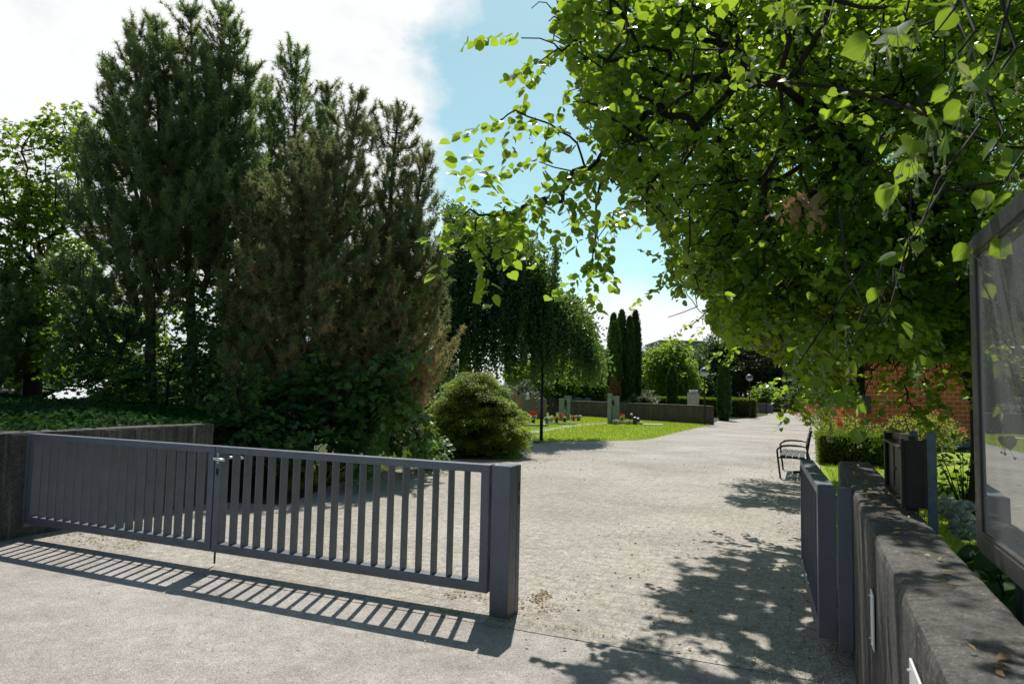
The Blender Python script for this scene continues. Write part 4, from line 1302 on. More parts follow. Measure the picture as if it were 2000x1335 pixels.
for (x0, y0, x1, y1, Yd) in ((1790, 180, 1800, 330, 3.4), (1800, 330, 1765, 520, 3.4), (1790, 200, 1850, 310, 3.5), (1775, 0, 1800, 100, 3.2), (1765, 520, 1730, 600, 3.3)):
    a = np.array(D(x0, y0, Yd)) - LT; b_ = np.array(D(x1, y1, Yd)) - LT
    mb.tube([a + (b_ - a) * f_ + rng.normal(size=3) * .022 * (0 < f_ < 1) for f_ in np.linspace(0, 1, 8)], list(np.linspace(.006, .003, 8)), 6)
mb.build('branches', M['twig'], lime, smooth=True)
mb = MB()
for p_ in np.concatenate([Pq[kk], Pbr[:260]]):
    c_ = p_ - LT + np.array([0, 0, -.09])
    for j in range(4):
        o_ = c_ + rng.normal(size=3) * .018
        bmesh.ops.create_icosphere(mb.bm, subdivisions=1, radius=.0065, matrix=Matrix.Translation(Vector(o_)))
        mb.tube([c_ + np.array([0, 0, .07]), o_], .0009, 4, cap=False)
tag(mb.build('fruit', M['fruit'], lime, smooth=True), kind='stuff')
c_ = np.array(D(1560, 400, 5.0))
n = 46
Pd = c_ + rng.normal(size=(n, 3)) * np.array([.085, .08, .06])
leaves('withered_leaves', Pd, np.array([.2, 0, -1]) + rng.normal(size=(n, 3)) * .5, rvec(n), rng.uniform(.07, .12, n), rng.uniform(0, 1, n), OVAL, M['deadleaf'], lime, LT)


# ------------------------------------------------------------------ pines
class Pine:
    def __init__(s, base, label, mat):
        s.base = np.array(base)
        s.e = empty('pine_tree', base, label, 'tree', 0, 'conifers of the left clump')
        s.mb = MB(); s.P = []; s.Dv = []; s.T = []; s.mat = mat

    def spire(s, lo, hi, rmax, s0=0.0, brown=None, dens=1.0, trunk=0.06, taper=0.85, flare=1.0):
        lo = np.array(lo); hi = np.array(hi)
        ax = hi - lo; L = np.linalg.norm(ax)
        pts = [lo + ax * f + rng.normal(size=3) * 0.03 * (0 < f < 1) for f in np.linspace(0, 1, 8)]
        s.mb.tube([p_ - s.base for p_ in pts], list(np.linspace(trunk, .012, 8)), 7)
        nw = int(L * (1 - s0) / 0.34)
        for k in range(nw):
            f = s0 + (1 - s0) * (k + .5 * random.random()) / nw
            pos = lo + ax * f
            g = (f - s0) / (1 - s0)
            r = .86 * rmax * (max(1 - g, 0) ** taper) * random.uniform(.65, 1.15) * min(1, .55 + 1.8 * g) + .10
            nb = random.randint(4, 6)
            az0 = random.uniform(0, 6.28)
            for j in range(nb):
                az = az0 + 6.283 * j / nb + random.uniform(-.35, .35)
                out = np.array([math.cos(az), math.sin(az), 0])
                rr = r * random.uniform(.5, 1.45) * (1.25 if g < .45 else 1.0)
                q = np.linspace(0, 1, 5)[:, None]
                bp = pos + out * rr * q + np.array([0, 0, 1.0]) * (rr * .05 * q + .34 * rr * q ** 2.6)
                s.mb.tube([x - s.base for x in bp], list(np.linspace(.016, .005, 5)), 4, cap=False)
                bt = random.uniform(-.18, .22)
                ns = max(3, int(rr / .06 * dens))
                qq = rng.uniform(.2 if rr > .4 else .1, 1.0, ns) ** .75
                nc = 1 if rr < .35 else (3 if rr < .8 else 4)
                sp = [pos + out * rr * qq[:, None] + np.array([0, 0, 1.0]) * (rr * .05 * qq + .34 * rr * qq ** 2.6)[:, None] + rng.normal(size=(ns, 3)) * (.04 + .05 * min(rr, 1.0))]
                sd = [unit(out * .8 + np.array([0, 0, .9]) + rng.normal(size=(ns, 3)) * .4)]
                qs_ = [qq]; up = [np.zeros(ns)]
                for c_ in range(nc):
                    q1 = 1.0 if c_ == 0 else random.uniform(.45, .95)
                    bpnt = pos + out * rr * q1 + np.array([0, 0, 1.0]) * (rr * .05 * q1 + .34 * rr * q1 ** 2.6) + (rng.normal(size=3) * (.05 + .07 * min(rr, 1.0)) if c_ else 0)
                    hc = random.uniform(.14, .40) * min(1, .55 + rr * .6)
                    m_ = 6
                    ff = np.linspace(0, 1, m_)[:, None]
                    lean = out * .45 + rng.normal(size=3) * .25
                    sp.append(bpnt + (np.array([0, 0, 1.0]) + lean) * ff * hc + rng.normal(size=(m_, 3)) * .018)
                    sd.append(np.repeat(unit((np.array([0, 0, 1.0]) + lean)[None]), m_, 0))
                    qs_.append(np.full(m_, q1)); up.append(np.linspace(.15, .5, m_))
                    s.mb.tube([bpnt - s.base, bpnt + (np.array([0, 0, 1.0]) + lean) * hc - s.base], [.007, .003], 4, cap=False)
                sp = np.concatenate(sp); sd = np.concatenate(sd); qq = np.concatenate(qs_); up = np.concatenate(up)
                ns = len(sp)
                s.P.append(sp); s.Dv.append(sd)
                if brown is None:
                    t_ = np.clip(rng.uniform(.05, .5, ns) + up + bt, 0, 1)
                else:
                    zrel = np.clip((sp[:, 2] - brown[0]) / (brown[1] - brown[0]), 0, 1)
                    pb = np.clip(.95 * (1 - zrel) + .5 * (1 - qq) - .15 - up * .7, 0, .85)
                    isb = rng.uniform(size=ns) < pb
                    t_ = np.where(isb, rng.uniform(.62, 1, ns), np.clip(rng.uniform(.05, .3, ns) + up * .5 + bt * .5, 0, .55))
                s.T.append(t_)
        m_ = int(L * (1 - s0) * .55 / .045)
        ff = np.linspace(.45, 1, m_)[:, None]
        s.P.append(lo + ax * (s0 + (1 - s0) * ff) + rng.normal(size=(m_, 3)) * (.03 + .05 * (1 - ff))); s.Dv.append(unit(np.array([0, 0, 1.0]) + rng.normal(size=(m_, 3)) * .25)); s.T.append(rng.uniform(.1, .55, m_))
        # top candle
        for k in range(5):
            s.P.append((hi + rng.normal(size=3) * .03 - np.array([0, 0, .07 * k]))[None]); s.Dv.append(np.array([[0, 0, 1.0]])); s.T.append(np.array([.3]))

    def finish(s, K=26, nl=.105, w=.0135):
        P_ = np.concatenate(s.P); D_ = np.concatenate(s.Dv); T_ = np.concatenate(s.T)
        n = len(P_)
        PP = np.repeat(P_, K, 0); DD = np.repeat(D_, K, 0)
        f = rng.uniform(-.4, .6, n * K)
        rv = rvec(n * K)
        ax_ = unit(DD * .55 + rv)
        PP = PP + DD * (f * .13)[:, None]
        tt = np.repeat(T_, K) + rng.normal(size=n * K) * .06
        leaves('crown', PP, ax_, rv[::-1], nl * rng.uniform(.7, 1.25, n * K), np.clip(tt, 0, 1), NEEDLE, M[s.mat], s.e, s.base, aspect=w / nl)
        s.mb.build('trunk', M['pinebark'], s.e, smooth=True)
        return n


def pt(px, py, Y):
    return np.array(D(px, py, Y))


npine = 0
# tall left group, standing in the ivy bed
p1 = Pine((pt(300, 800, 13.4)[0], 13.4, 1.0), 'tall dark pine with several upright tops, left of the clump, leaning grey trunk showing', 'pine')
b1 = p1.base
p1.spire(b1, pt(262, 52, 13.4), 1.25, .26, trunk=.115)
p1.spire(b1 + [-.1, .2, 2.4], pt(208, 124, 13.6), .85, .15)
p1.spire(b1 + [0, .3, 2.8], pt(302, 32, 13.7), .85, .2)
p1.spire(b1 + [-.5, .2, 2.0], pt(170, 235, 13.5), .9, .1)
p1.spire(b1 + [-.6, -.1, 1.2], pt(120, 500, 13.2), .9, .1)
npine += p1.finish()
p2 = Pine((pt(372, 800, 13.9)[0], 13.9, 1.0), 'tallest dark pine of the clump, straight grey trunk, cluster of upright tops', 'pine')
b1 = p2.base
p2.spire(b1, pt(372, 14, 13.9), 1.2, .30, trunk=.12)
p2.spire(b1 + [.1, 0, 3.0], pt(438, 10, 14.1), .8, .15)
p2.spire(b1 + [.2, 0, 2.8], pt(462, 45, 13.9), .75, .1)
p2.spire(b1 + [.2, -.2, 2.4], pt(487, 130, 13.8), .8, .1)
p2.spire(b1 + [0, .4, 3.0], pt(330, 70, 14.2), .8, .1)
npine += p2.finish()
p3 = Pine((pt(560, 830, 15.8)[0], 15.8, .2), 'dark conical pine standing behind the browning pine, with a single pointed top', 'pine')
b1 = p3.base
p3.spire(b1, pt(580, 92, 15.8), 1.35, .34, trunk=.12, taper=.75)
p3.spire(b1 + [-.4, 0, 4.0], pt(518, 152, 16), .7, .1)
p3.spire(b1 + [.5, 0, 4.0], pt(640, 166, 15.9), .65, .1)
p3.spire(b1 + [-.5, .2, 2.0], pt(510, 330, 16), 1.0, .1)
npine += p3.finish()
p4 = Pine((pt(600, 880, 13.4)[0], 13.4, 0), 'broad pine with browning needles at the path edge, trunk leaning to the right', 'pinebrown')
b1 = p4.base
bz = (1.2, 6.2)
p4.spire(b1, pt(640, 300, 13.4), 1.7, .18, bz, trunk=.13, taper=.6, dens=1.1)
p4.spire(b1 + [.1, 0, 2.0], pt(704, 176, 14.0), .95, .25, bz)
p4.spire(b1 + [-.2, 0, 1.6], pt(590, 275, 13.5), 1.1, .1, bz)
p4.spire(b1 + [-.5, -.3, 1.0], pt(500, 360, 13.2), 1.1, .1, bz)
p4.spire(b1 + [-.7, -.5, 1.0], pt(436, 540, 12.8), .75, .1, bz)
p4.spire(b1 + [-.3, -.6, .8], pt(520, 560, 12.6), .9, .1, bz)
p4.spire(b1 + [.2, -.6, .7], pt(640, 540, 12.4), 1.0, .05, bz)
npine += p4.finish()
p5 = Pine((pt(720, 870, 14.4)[0], 14.4, 0), 'browning pine nearest the weeping tree, with ragged upright tops against the blue sky', 'pinebrown')
b1 = p5.base
p5.spire(b1, pt(780, 212, 14.4), 1.2, .18, bz, trunk=.12, taper=.62)
p5.spire(b1 + [.4, 0, 2.2], pt(832, 300, 14.2), .8, .15, bz)
p5.spire(b1 + [.3, -.3, 1.2], pt(800, 400, 13.8), 1.1, .1, bz, taper=.6)
p5.spire(b1 + [.5, -.3, .7], pt(856, 480, 13.8), .85, .1, bz)
p5.spire(b1 + [.1, -.6, .6], pt(730, 430, 13.4), 1.1, .1, bz, taper=.6)
p5.spire(b1 + [.5, -.5, .3], pt(800, 600, 13.2), .85, .05, bz)
p5.spire(b1 + [-.1, -.7, .3], pt(720, 620, 13.0), .85, .05, bz)
npine += p5.finish()
p6 = Pine((pt(20, 800, 14.8)[0] - 1.2, 14.8, .8), 'low dark pine at the left edge under the broadleaved tree', 'pine')
b1 = p6.base
p6.spire(b1 + [.4, 0, .3], pt(20, 520, 14.5), 1.3, .15)
p6.spire(b1 + [.9, -.2, .3], pt(70, 560, 14.2), 1.2, .1)
npine += p6.finish()
print('pine shoots', npine)


# ------------------------------------------------------------------ broadleaved trees
def broad_tree(name, label, base, trunk_top, blobs, n, per, tw, size, tpl, mat, trunk_r=.1, tip=.005, droop=.4, shell=.45, cat='tree', group=None, sel=None, part='crown', stems=None):
    base = np.array(base, float)
    e = empty(name, base, label, cat, 0, group)
    S_ = ellipsoid_pts(blobs, n, shell)
    if sel is not None:
        S_ = S_[sel(S_)]
    tt = np.array(trunk_top, float)
    mb = MB()
    roots = [base + (tt - base) * f for f in np.linspace(.45, 1, 5)]
    mb.tube([base - base, (tt - base) * .5 + rng.normal(size=3) * .03, tt - base], [trunk_r, trunk_r * .8, trunk_r * .55], 9)
    pr = skeleton(roots, None, S_, mb, tip, base, .40, trunk_r * .5, 4)
    mb.build('trunk', M['bark'], e, smooth=True)
    Pq, axq, nq, sq, tq, _ = spray_leaves(S_, pr, per, tw, size, droop)
    leaves(part, Pq, axq, nq, sq, tq, tpl, M[mat], e, base)
    return e


def blob(px, py, Y, rx, ry, rz):
    p_ = pt(px, py, Y)
    return (p_[0], p_[1], p_[2], rx, ry, rz)


broad_tree('broadleaf_tree', 'broadleaved tree with loose pointed leaves at the left edge, taller shoots on top', (pt(62, 800, 15)[0], 15, .8), pt(75, 520, 15),
           [blob(90, 330, 15, 1.1, 1.1, 1.3), blob(20, 420, 15, 1.2, 1.2, .9), blob(95, 480, 15, 1.2, 1.2, 1.2), blob(20, 560, 15.2, 1.3, 1.2, .9), blob(40, 660, 15.3, 1.4, 1.1, .9), blob(130, 260, 15, .5, .5, .6), blob(150, 620, 14.6, 1.1, .9, 1.0)], 1150, 11, .42, .115, MAPLE, 'maple', .2)
broad_tree('broadleaf_tree', 'young maple growing up between the pines, green leaves among dark needles', (pt(430, 810, 14.8)[0], 14.8, .6), pt(440, 560, 14.8),
           [blob(460, 400, 14.6, .8, .7, 1.0), blob(430, 520, 14.6, .9, .7, .9), blob(380, 620, 14.6, 1.2, .8, .9), blob(480, 640, 14.9, .9, .8, .8), blob(250, 660, 14.7, 1.2, .8, .7), blob(270, 300, 13.0, .35, .3, .35)], 430, 10, .4, .12, MAPLE, 'maple', .09)
broad_tree('sapling', 'leafy undergrowth saplings in shade below the left pines', (pt(330, 820, 12.2)[0], 12.2, .9), pt(330, 730, 12.2),
           [blob(330, 720, 12.2, .9, .5, .45), blob(230, 735, 12.4, .8, .5, .40), blob(420, 700, 12.3, .6, .5, .6), blob(160, 710, 12.6, .7, .5, .5), blob(200, 640, 13.0, .9, .5, .5), blob(420, 620, 12.9, .7, .5, .5)], 460, 9, .3, .095, MAPLE, 'sapling', .03, cat='shrub')
broad_tree('sapling', 'broad leaved lime sapling in front of the browning pine behind the gate', (pt(640, 900, 12.3)[0], 12.3, 0), pt(650, 780, 12.2),
           [blob(640, 760, 12.0, .9, .5, .55), blob(560, 800, 11.8, .7, .5, .5), blob(720, 790, 12.2, .75, .5, .6), blob(770, 740, 12.4, .35, .4, .55), blob(680, 850, 11.8, .9, .5, .35), blob(800, 690, 12.6, .2, .25, .3), blob(800, 840, 13.4, .5, .5, .45), blob(830, 870, 14.2, .4, .4, .35)], 330, 9, .32, .125, HEART, 'sapling', .05, cat='shrub')
broad_tree('sapling', 'low maple sapling hanging over the end of the left concrete wall', (pt(470, 900, 10.6)[0], 10.6, 0), pt(480, 800, 10.6),
           [blob(470, 790, 10.7, .45, .35, .35), blob(520, 850, 10.5, .7, .4, .4), blob(440, 850, 10.5, .35, .35, .45), blob(590, 870, 10.8, .5, .4, .30), blob(690, 895, 11.2, .5, .4, .25), blob(480, 740, 10.9, .3, .3, .3)], 170, 9, .28, .10, MAPLE, 'sapling', .035, cat='shrub')
# dry bare bush under the pines
b0 = pt(395, 800, 11.8); b0[2] = .9
e = empty('dry_shrub', b0, 'tangle of bare dry twigs under the tallest pine', 'shrub')
mb = MB()
for k in range(34):
    a = random.uniform(-1, 1); L_ = random.uniform(.4, .95)
    mb.tube([(a * .06, 0, 0), (a * .22 * L_, random.uniform(-.2, .1), .45 * L_), (a * .5 * L_, random.uniform(-.3, .2), .62 * L_), (a * .85 * L_, random.uniform(-.35, .2), .45 * L_ + random.uniform(-.1, .1))], [.010, .007, .005, .002], 5)
mb.build('twigs', mottled('dry_twig', (.10, .075, .055), (.2, .16, .12), 10, .9, 0, .1), e)
# fern-green rowan leaflets and low weeds at the path edge
tag(blades('weeds', [G(560, 965), G(700, 925), G(860, 893), G(1000, 872), G(990, 862), G(850, 880), G(690, 905), G(560, 935)], 5000, .20, M['grass'], 0, .014), 'weeds and long grass at the foot of the shrubs along the path edge', 'weeds', kind='stuff')

# background row behind the left clump
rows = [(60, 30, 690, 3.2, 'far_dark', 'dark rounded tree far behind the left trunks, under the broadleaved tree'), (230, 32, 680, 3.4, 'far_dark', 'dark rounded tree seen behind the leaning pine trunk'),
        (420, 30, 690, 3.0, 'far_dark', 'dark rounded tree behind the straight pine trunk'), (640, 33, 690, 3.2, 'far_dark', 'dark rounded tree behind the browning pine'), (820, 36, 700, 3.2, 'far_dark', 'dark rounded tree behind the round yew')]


def bg_tree(px, Y, pytop, r, mat, label, n=260, per=9, size=.26, name='broadleaf_tree', pyb=None, flat=1.0, tpl=OVAL, group='trees behind the cemetery', trunk=.14, low=.12, width=None):
    base = at0(px, Y)
    zt_ = D(px, pytop, Y).z
    hz = zt_ / 2
    r = r if width is None else width * Y / F / 2
    bl = []
    for k in range(7):
        a = 2.4 * k
        f = (k + .5) / 7
        zc = zt_ * (low + .22 + (1 - low - .34) * f)
        rr = r * (.62 if k < 5 else .45)
        off = r * (.45 if k < 5 else .15)
        bl.append((base.x + math.cos(a) * off, base.y + math.sin(a) * off, zc, rr, rr, min(zt_ * .17 + .2, zt_ - zc + .1) * flat))
    bl.append((base.x, base.y, zt_ * .5, r * .75, r * .75, zt_ * .38))
    return broad_tree(name, label, base, (base.x, base.y, zt_ * .55), bl, n, per, size * 2.2, size, tpl, mat, trunk, .012, .3, .55, group=group)


for px, Y, py, r, mt, lab in rows:
    bg_tree(px, Y, py, r, mt, lab, 900, 9, .30)
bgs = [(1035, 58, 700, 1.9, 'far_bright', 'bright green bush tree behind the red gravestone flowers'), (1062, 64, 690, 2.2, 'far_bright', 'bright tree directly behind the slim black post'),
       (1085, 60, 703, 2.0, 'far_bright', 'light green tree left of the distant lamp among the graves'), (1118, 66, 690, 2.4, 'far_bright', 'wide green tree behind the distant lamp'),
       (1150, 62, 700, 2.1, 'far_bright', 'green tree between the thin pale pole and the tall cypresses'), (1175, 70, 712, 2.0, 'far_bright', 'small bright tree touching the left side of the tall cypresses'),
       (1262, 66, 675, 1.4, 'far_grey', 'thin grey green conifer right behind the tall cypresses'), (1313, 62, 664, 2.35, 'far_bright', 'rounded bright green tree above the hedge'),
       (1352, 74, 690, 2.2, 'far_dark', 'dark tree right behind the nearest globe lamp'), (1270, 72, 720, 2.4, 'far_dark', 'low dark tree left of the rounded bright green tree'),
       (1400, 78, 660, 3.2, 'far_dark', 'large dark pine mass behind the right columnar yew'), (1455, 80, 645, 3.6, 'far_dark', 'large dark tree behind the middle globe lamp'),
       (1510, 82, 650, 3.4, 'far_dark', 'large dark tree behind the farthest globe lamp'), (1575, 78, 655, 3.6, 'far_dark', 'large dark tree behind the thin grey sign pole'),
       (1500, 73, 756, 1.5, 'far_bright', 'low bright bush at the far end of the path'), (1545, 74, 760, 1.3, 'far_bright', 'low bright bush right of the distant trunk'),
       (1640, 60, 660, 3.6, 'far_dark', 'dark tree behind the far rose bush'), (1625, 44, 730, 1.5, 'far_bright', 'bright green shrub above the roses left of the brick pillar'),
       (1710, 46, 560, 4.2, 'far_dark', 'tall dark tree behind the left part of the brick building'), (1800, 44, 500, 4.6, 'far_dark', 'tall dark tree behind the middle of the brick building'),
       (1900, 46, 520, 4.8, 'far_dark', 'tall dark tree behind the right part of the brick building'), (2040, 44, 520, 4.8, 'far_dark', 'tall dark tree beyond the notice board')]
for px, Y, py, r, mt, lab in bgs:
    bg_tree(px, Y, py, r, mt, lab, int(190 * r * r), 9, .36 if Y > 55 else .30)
bg_tree(1022, 50, 745, 1.4, 'far_grey', 'pale rounded bush behind the gravestones, left of the slim black post', 420, 9, .18, name='round_shrub', low=0.0, trunk=.05)
bg_tree(1258, 49, 757, 1.3, 'far_grey', 'feathery pale shrub above the hedge right of the tall cypresses', 240, 8, .16, name='shrub', low=0.0, trunk=.04)
e = empty('tree_trunk', at0(1535, 71), 'thick bare reddish trunk of a tall conifer at the end of the path', 'tree')
mb = MB(); mb.tube([(0, 0, 0), (0, 0, 3), (.1, 0, 8)], [.42, .36, .25], 12); mb.build('trunk', M['pinebark'], e, smooth=True)

# ------------------------------------------------------------------ weeping tree
wb = at0(905, 24.2)
we = empty('weeping_tree', wb, 'dark weeping tree with hanging curtains of foliage right of the pines', 'tree')
wbn = np.array(wb)
out_l = [(880, 395), (905, 400), (960, 425), (1000, 440), (1035, 465), (1052, 500), (1062, 545), (1092, 562), (1125, 580), (1150, 612), (1158, 650), (1172, 690)]
mb = MB()
heads = []
for i in range(60):
    f = i / 59
    s_ = f * (len(out_l) - 1); k = min(int(s_), len(out_l) - 2)
    px = out_l[k][0] + (out_l[k + 1][0] - out_l[k][0]) * (s_ - k); py = out_l[k][1] + (out_l[k + 1][1] - out_l[k][1]) * (s_ - k)
    for dY in (-1.8, -1.45, -1.1, -.8, -.5, -.2, .1, .5, 1.0, 1.6):
        drop = 6 * dY * dY + random.uniform(0, 26)
        heads.append(pt(px + random.uniform(-9, 4), py + drop, 24.2 + dY) + rng.normal(size=3) * .06)
for i in range(300):
    heads.append(pt(random.uniform(850, 1090), random.uniform(470, 640), 24.2 + random.uniform(-2.2, -1.0)))
heads = np.array(heads)
tt = [wbn + np.array([0, 0, z]) for z in (2.2, 3.5, 5.0, 6.4)]
mb.tube([(0, 0, 0), (.1, 0, 2), (-.05, 0, 4), (.05, 0, 6.6)], [.24, .2, .16, .06], 10)
par = skeleton(tt, None, heads[::2], mb, .006, wbn, .42, .08, 4)
PS = []; AX = []; TI = []
for h_ in heads:
    q_ = proj(h_[None])[0]
    pyb = 700 + random.uniform(-50, 45) + (10 if q_[0] > 1000 else 20)
    zb_ = D(q_[0], pyb, h_[1]).z
    L_ = max(.4, min(h_[2] - zb_, random.uniform(1.0, 4.6)))
    n = int(L_ / .026)
    f = np.linspace(0, 1, n)
    sway = rng.normal(size=2) * .10
    pp = h_ + np.stack([sway[0] * f + .03 * np.sin(f * 9 + h_[0] * 5), sway[1] * f, -L_ * f], 1)
    mb.tube([h_ - wbn, pp[n // 2] - wbn, pp[-1] - wbn], [.006, .004, .002], 4, cap=False)
    PS.append(pp + rng.normal(size=pp.shape) * .045)
    a_ = rng.normal(size=pp.shape) * .6 + np.array([0, 0, -1.0])
    AX.append(a_); TI.append(np.clip(random.choice((.05, .2, .35, .55, .7)) + rng.uniform(0, .3, n), 0, 1))
for h_ in heads:
    m_ = 16
    PS.append(h_ + rng.normal(size=(m_, 3)) * [.17, .17, .12] - [0, 0, .05]); AX.append(rng.normal(size=(m_, 3)) * .7 + [0, 0, -.6]); TI.append(rng.uniform(.1, .9, m_))
PS = np.concatenate(PS); AX = np.concatenate(AX); TI = np.concatenate(TI)
leaves('crown', PS, AX, rvec(len(PS)) + [0, -.4, .3], rng.uniform(.08, .13, len(PS)), TI, OVAL, M['weep'], we, wbn, aspect=1.35)
mb.build('trunk', M['twig'], we, smooth=True)

# ------------------------------------------------------------------ round yew
def layered_bush(name, label, c, rx, ry, rz, nclump, per, size, mat, corecol='core', layers=False):
    c = np.array(c, float)
    base = np.array([c[0], c[1], 0])
    e = empty(name, base, label, 'shrub')
    dirs = rvec(nclump * 2)
    dirs = dirs[dirs[:, 2] > -.65][:nclump]
    C = np.array([0, 0, c[2]]) + dirs * np.array([rx, ry, rz]) * rng.uniform(.80, 1.10, len(dirs))[:, None]
    if layers:
        C[:, 2] = np.round(C[:, 2] / .19 + .35 * np.sin(np.arctan2(C[:, 1], C[:, 0]) * 3)) * .19 + rng.normal(size=len(C)) * .022
    C = C[C[:, 2] > .05]
    dirs = (C - [0, 0, c[2]]) / np.array([rx, ry, rz])
    n = len(C)
    outw = unit(dirs * np.array([1, 1, .35]))
    PP = []; AA = []; TT = []
    for i in range(n):
        a = outw[i] + rng.normal(size=(per, 3)) * .45
        a[:, 2] = a[:, 2] * .45 - .10
        a = unit(a)
        rr = rng.uniform(.03, .28 if layers else .22, per)
        off = a * rr[:, None] + np.stack([np.zeros(per), np.zeros(per), .06 - rr * .20 + rng.normal(size=per) * .02], 1)
        PP.append(C[i] + off); AA.append(a)
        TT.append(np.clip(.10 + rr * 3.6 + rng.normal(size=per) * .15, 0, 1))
    PP = np.concatenate(PP); AA = np.concatenate(AA); TT = np.concatenate(TT)
    k = PP[:, 2] > .02
    leaves('foliage', PP[k], AA[k], np.array([0, 0, 1.0]) + rng.normal(size=(k.sum(), 3)) * .35, size * rng.uniform(.7, 1.3, k.sum()), TT[k], QUAD, M[mat], e, aspect=.75)
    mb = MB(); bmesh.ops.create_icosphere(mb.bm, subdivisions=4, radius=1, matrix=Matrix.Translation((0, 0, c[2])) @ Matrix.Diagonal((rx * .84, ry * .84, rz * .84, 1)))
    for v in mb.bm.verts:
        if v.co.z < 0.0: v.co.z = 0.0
    mb.build('branches', M[corecol], e, jitter=.035)  # solid near-black core, its colour stands in for the shade inside the bush
    return e


def yew_mound(label, cx, cy, H, Rm):
    base = np.array([cx, cy, 0])
    e = empty('yew_bush', base, label, 'shrub')
    PP = []; AA = []; TT = []; NN = []
    lev = np.arange(.08, H, .105)
    prof = lambda z: Rm * (np.clip(1 - (z / (H * 1.03)) ** 2.3, 0, 1)) ** .62 * np.interp(z, [0, .5, 2], [.90, 1.0, 1.0])
    for z in lev:
        r0 = prof(z)
        nb = int(10 + r0 * 44)
        for k in range(nb):
            a = random.uniform(0, 6.283)
            ro = r0 * (1 + .13 * math.sin(a * 2 + z * 2.3 + 1) + .08 * math.sin(a * 5 - z * 4) + .075 * math.sin(z * 15.7 + 1.5 * math.sin(a * 3))) * random.uniform(.82, 1.06)
            zc = z + .10 * math.sin(a * 4 + z * 9) + random.gauss(0, .025)
            out = np.array([math.cos(a), math.sin(a), 0])
            tan = np.array([-out[1], out[0], 0])
            L_ = random.uniform(.22, .40); wd = random.uniform(.16, .28)
            n_ = 95
            u = rng.uniform(0, 1, n_); w = rng.uniform(-1, 1, n_) * (1 - .55 * u)
            p_ = out * (ro - .24 + L_ * u)[:, None] + tan * (w * wd)[:, None]
            p_ = p_ + np.array([0, 0, 1.0]) * (zc + .09 * np.sin(u * 2.6) - .11 * u ** 2 - .05 * w ** 2 + rng.normal(size=n_) * .014)[:, None]
            PP.append(p_); AA.append(unit(out * .9 + tan * (w * .9)[:, None] + np.array([0, 0, -.15]) + rng.normal(size=(n_, 3)) * .35))
            TT.append(np.clip(.0 + (.35 + .30 * math.sin(z * 15.7 + 1.5 * math.sin(a * 3)) + random.uniform(-.1, .15)) * u * 1.5 + rng.normal(size=n_) * .12, 0, 1))  # tint paints lit tips on the jutting shelves and shade further in
    PP = np.concatenate(PP); AA = np.concatenate(AA); TT = np.concatenate(TT)
    k = PP[:, 2] > .02
    n_ = int(k.sum())
    leaves('foliage', PP[k], AA[k], unit(PP[k] * [1, 1, 0]) * .35 + np.array([0, 0, 1.0]) + rng.normal(size=(n_, 3)) * .5, .058 * rng.uniform(.7, 1.3, n_), TT[k], QUAD, M['yew'], e, aspect=.62)
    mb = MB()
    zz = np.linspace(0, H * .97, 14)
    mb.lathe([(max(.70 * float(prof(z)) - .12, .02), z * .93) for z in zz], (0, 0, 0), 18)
    mb.build('branches', M['core'], e, jitter=.04)  # not real branches: dark filler painted as the shaded inside of the yew
    for k in range(7):
        a = 6.283 * k / 7
        mb = MB(); mb.tube([(.08 * math.cos(a), .08 * math.sin(a), 0), (.45 * math.cos(a), .45 * math.sin(a), .5), (.75 * math.cos(a), .75 * math.sin(a), .9)], [.035, .025, .012], 6)
        mb.build('stem', M['bark'], e)
    return e


yc = D(926, 812, 17.6)
yew_mound('rounded bright green yew bush with layered sprays at the left edge of the path', yc.x, yc.y, 2.05, 1.30)


# ------------------------------------------------------------------ hedges and columns
def hedge(name, label, a, b, depth, h, n, size, mat, group=None, wob=.05):
    a = Vector(a); b = Vector(b)
    dv = b - a; L = dv.length
    e = empty(name, (a + b) / 2, label, 'hedge', math.atan2(dv.y, dv.x), group)
    mb = MB(); mb.box((0, depth / 2, h / 2), (L - .12, depth - .12, h - .08)); mb.build('branches', M['core'], e)  # dark box filling the hedge, shade of the inside put into its colour
    fa = np.array([L * depth, L * h, L * h, depth * h, depth * h]); fa = fa / fa.sum()
    f = rng.choice(5, n, p=fa)
    u = rng.uniform(-.5, .5, n); v = rng.uniform(0, 1, n)
    P_ = np.zeros((n, 3)); Nn = np.zeros((n, 3))
    for k_, (pos, nn) in enumerate((((lambda: np.stack([u * L, v * depth, np.full(n, h)], 1)), (0, 0, 1)), ((lambda: np.stack([u * L, np.zeros(n), v * h], 1)), (0, -1, 0)),
                                    ((lambda: np.stack([u * L, np.full(n, depth), v * h], 1)), (0, 1, 0)), ((lambda: np.stack([np.full(n, -L / 2), (u + .5) * depth, v * h], 1)), (-1, 0, 0)), ((lambda: np.stack([np.full(n, L / 2), (u + .5) * depth, v * h], 1)), (1, 0, 0)))):
        k = f == k_
        P_[k] = pos()[k]; Nn[k] = nn
    wv = np.sin(P_[:, 0] * 2.1 + P_[:, 2] * 3) * np.cos(P_[:, 1] * 2.7 + P_[:, 0] * .9) * wob
    P_ += Nn * (wv + rng.uniform(-.09, .03, n))[:, None]
    ax_ = unit(Nn + np.array([0, 0, .5]) + rng.normal(size=(n, 3)) * .6)
    k = P_[:, 2] > 0
    leaves('foliage', P_[k], ax_[k], (Nn + rng.normal(size=(n, 3)) * .7)[k], size * rng.uniform(.6, 1.25, n)[k], rng.uniform(0, 1, n)[k], OVAL, M[mat], e)
    return e


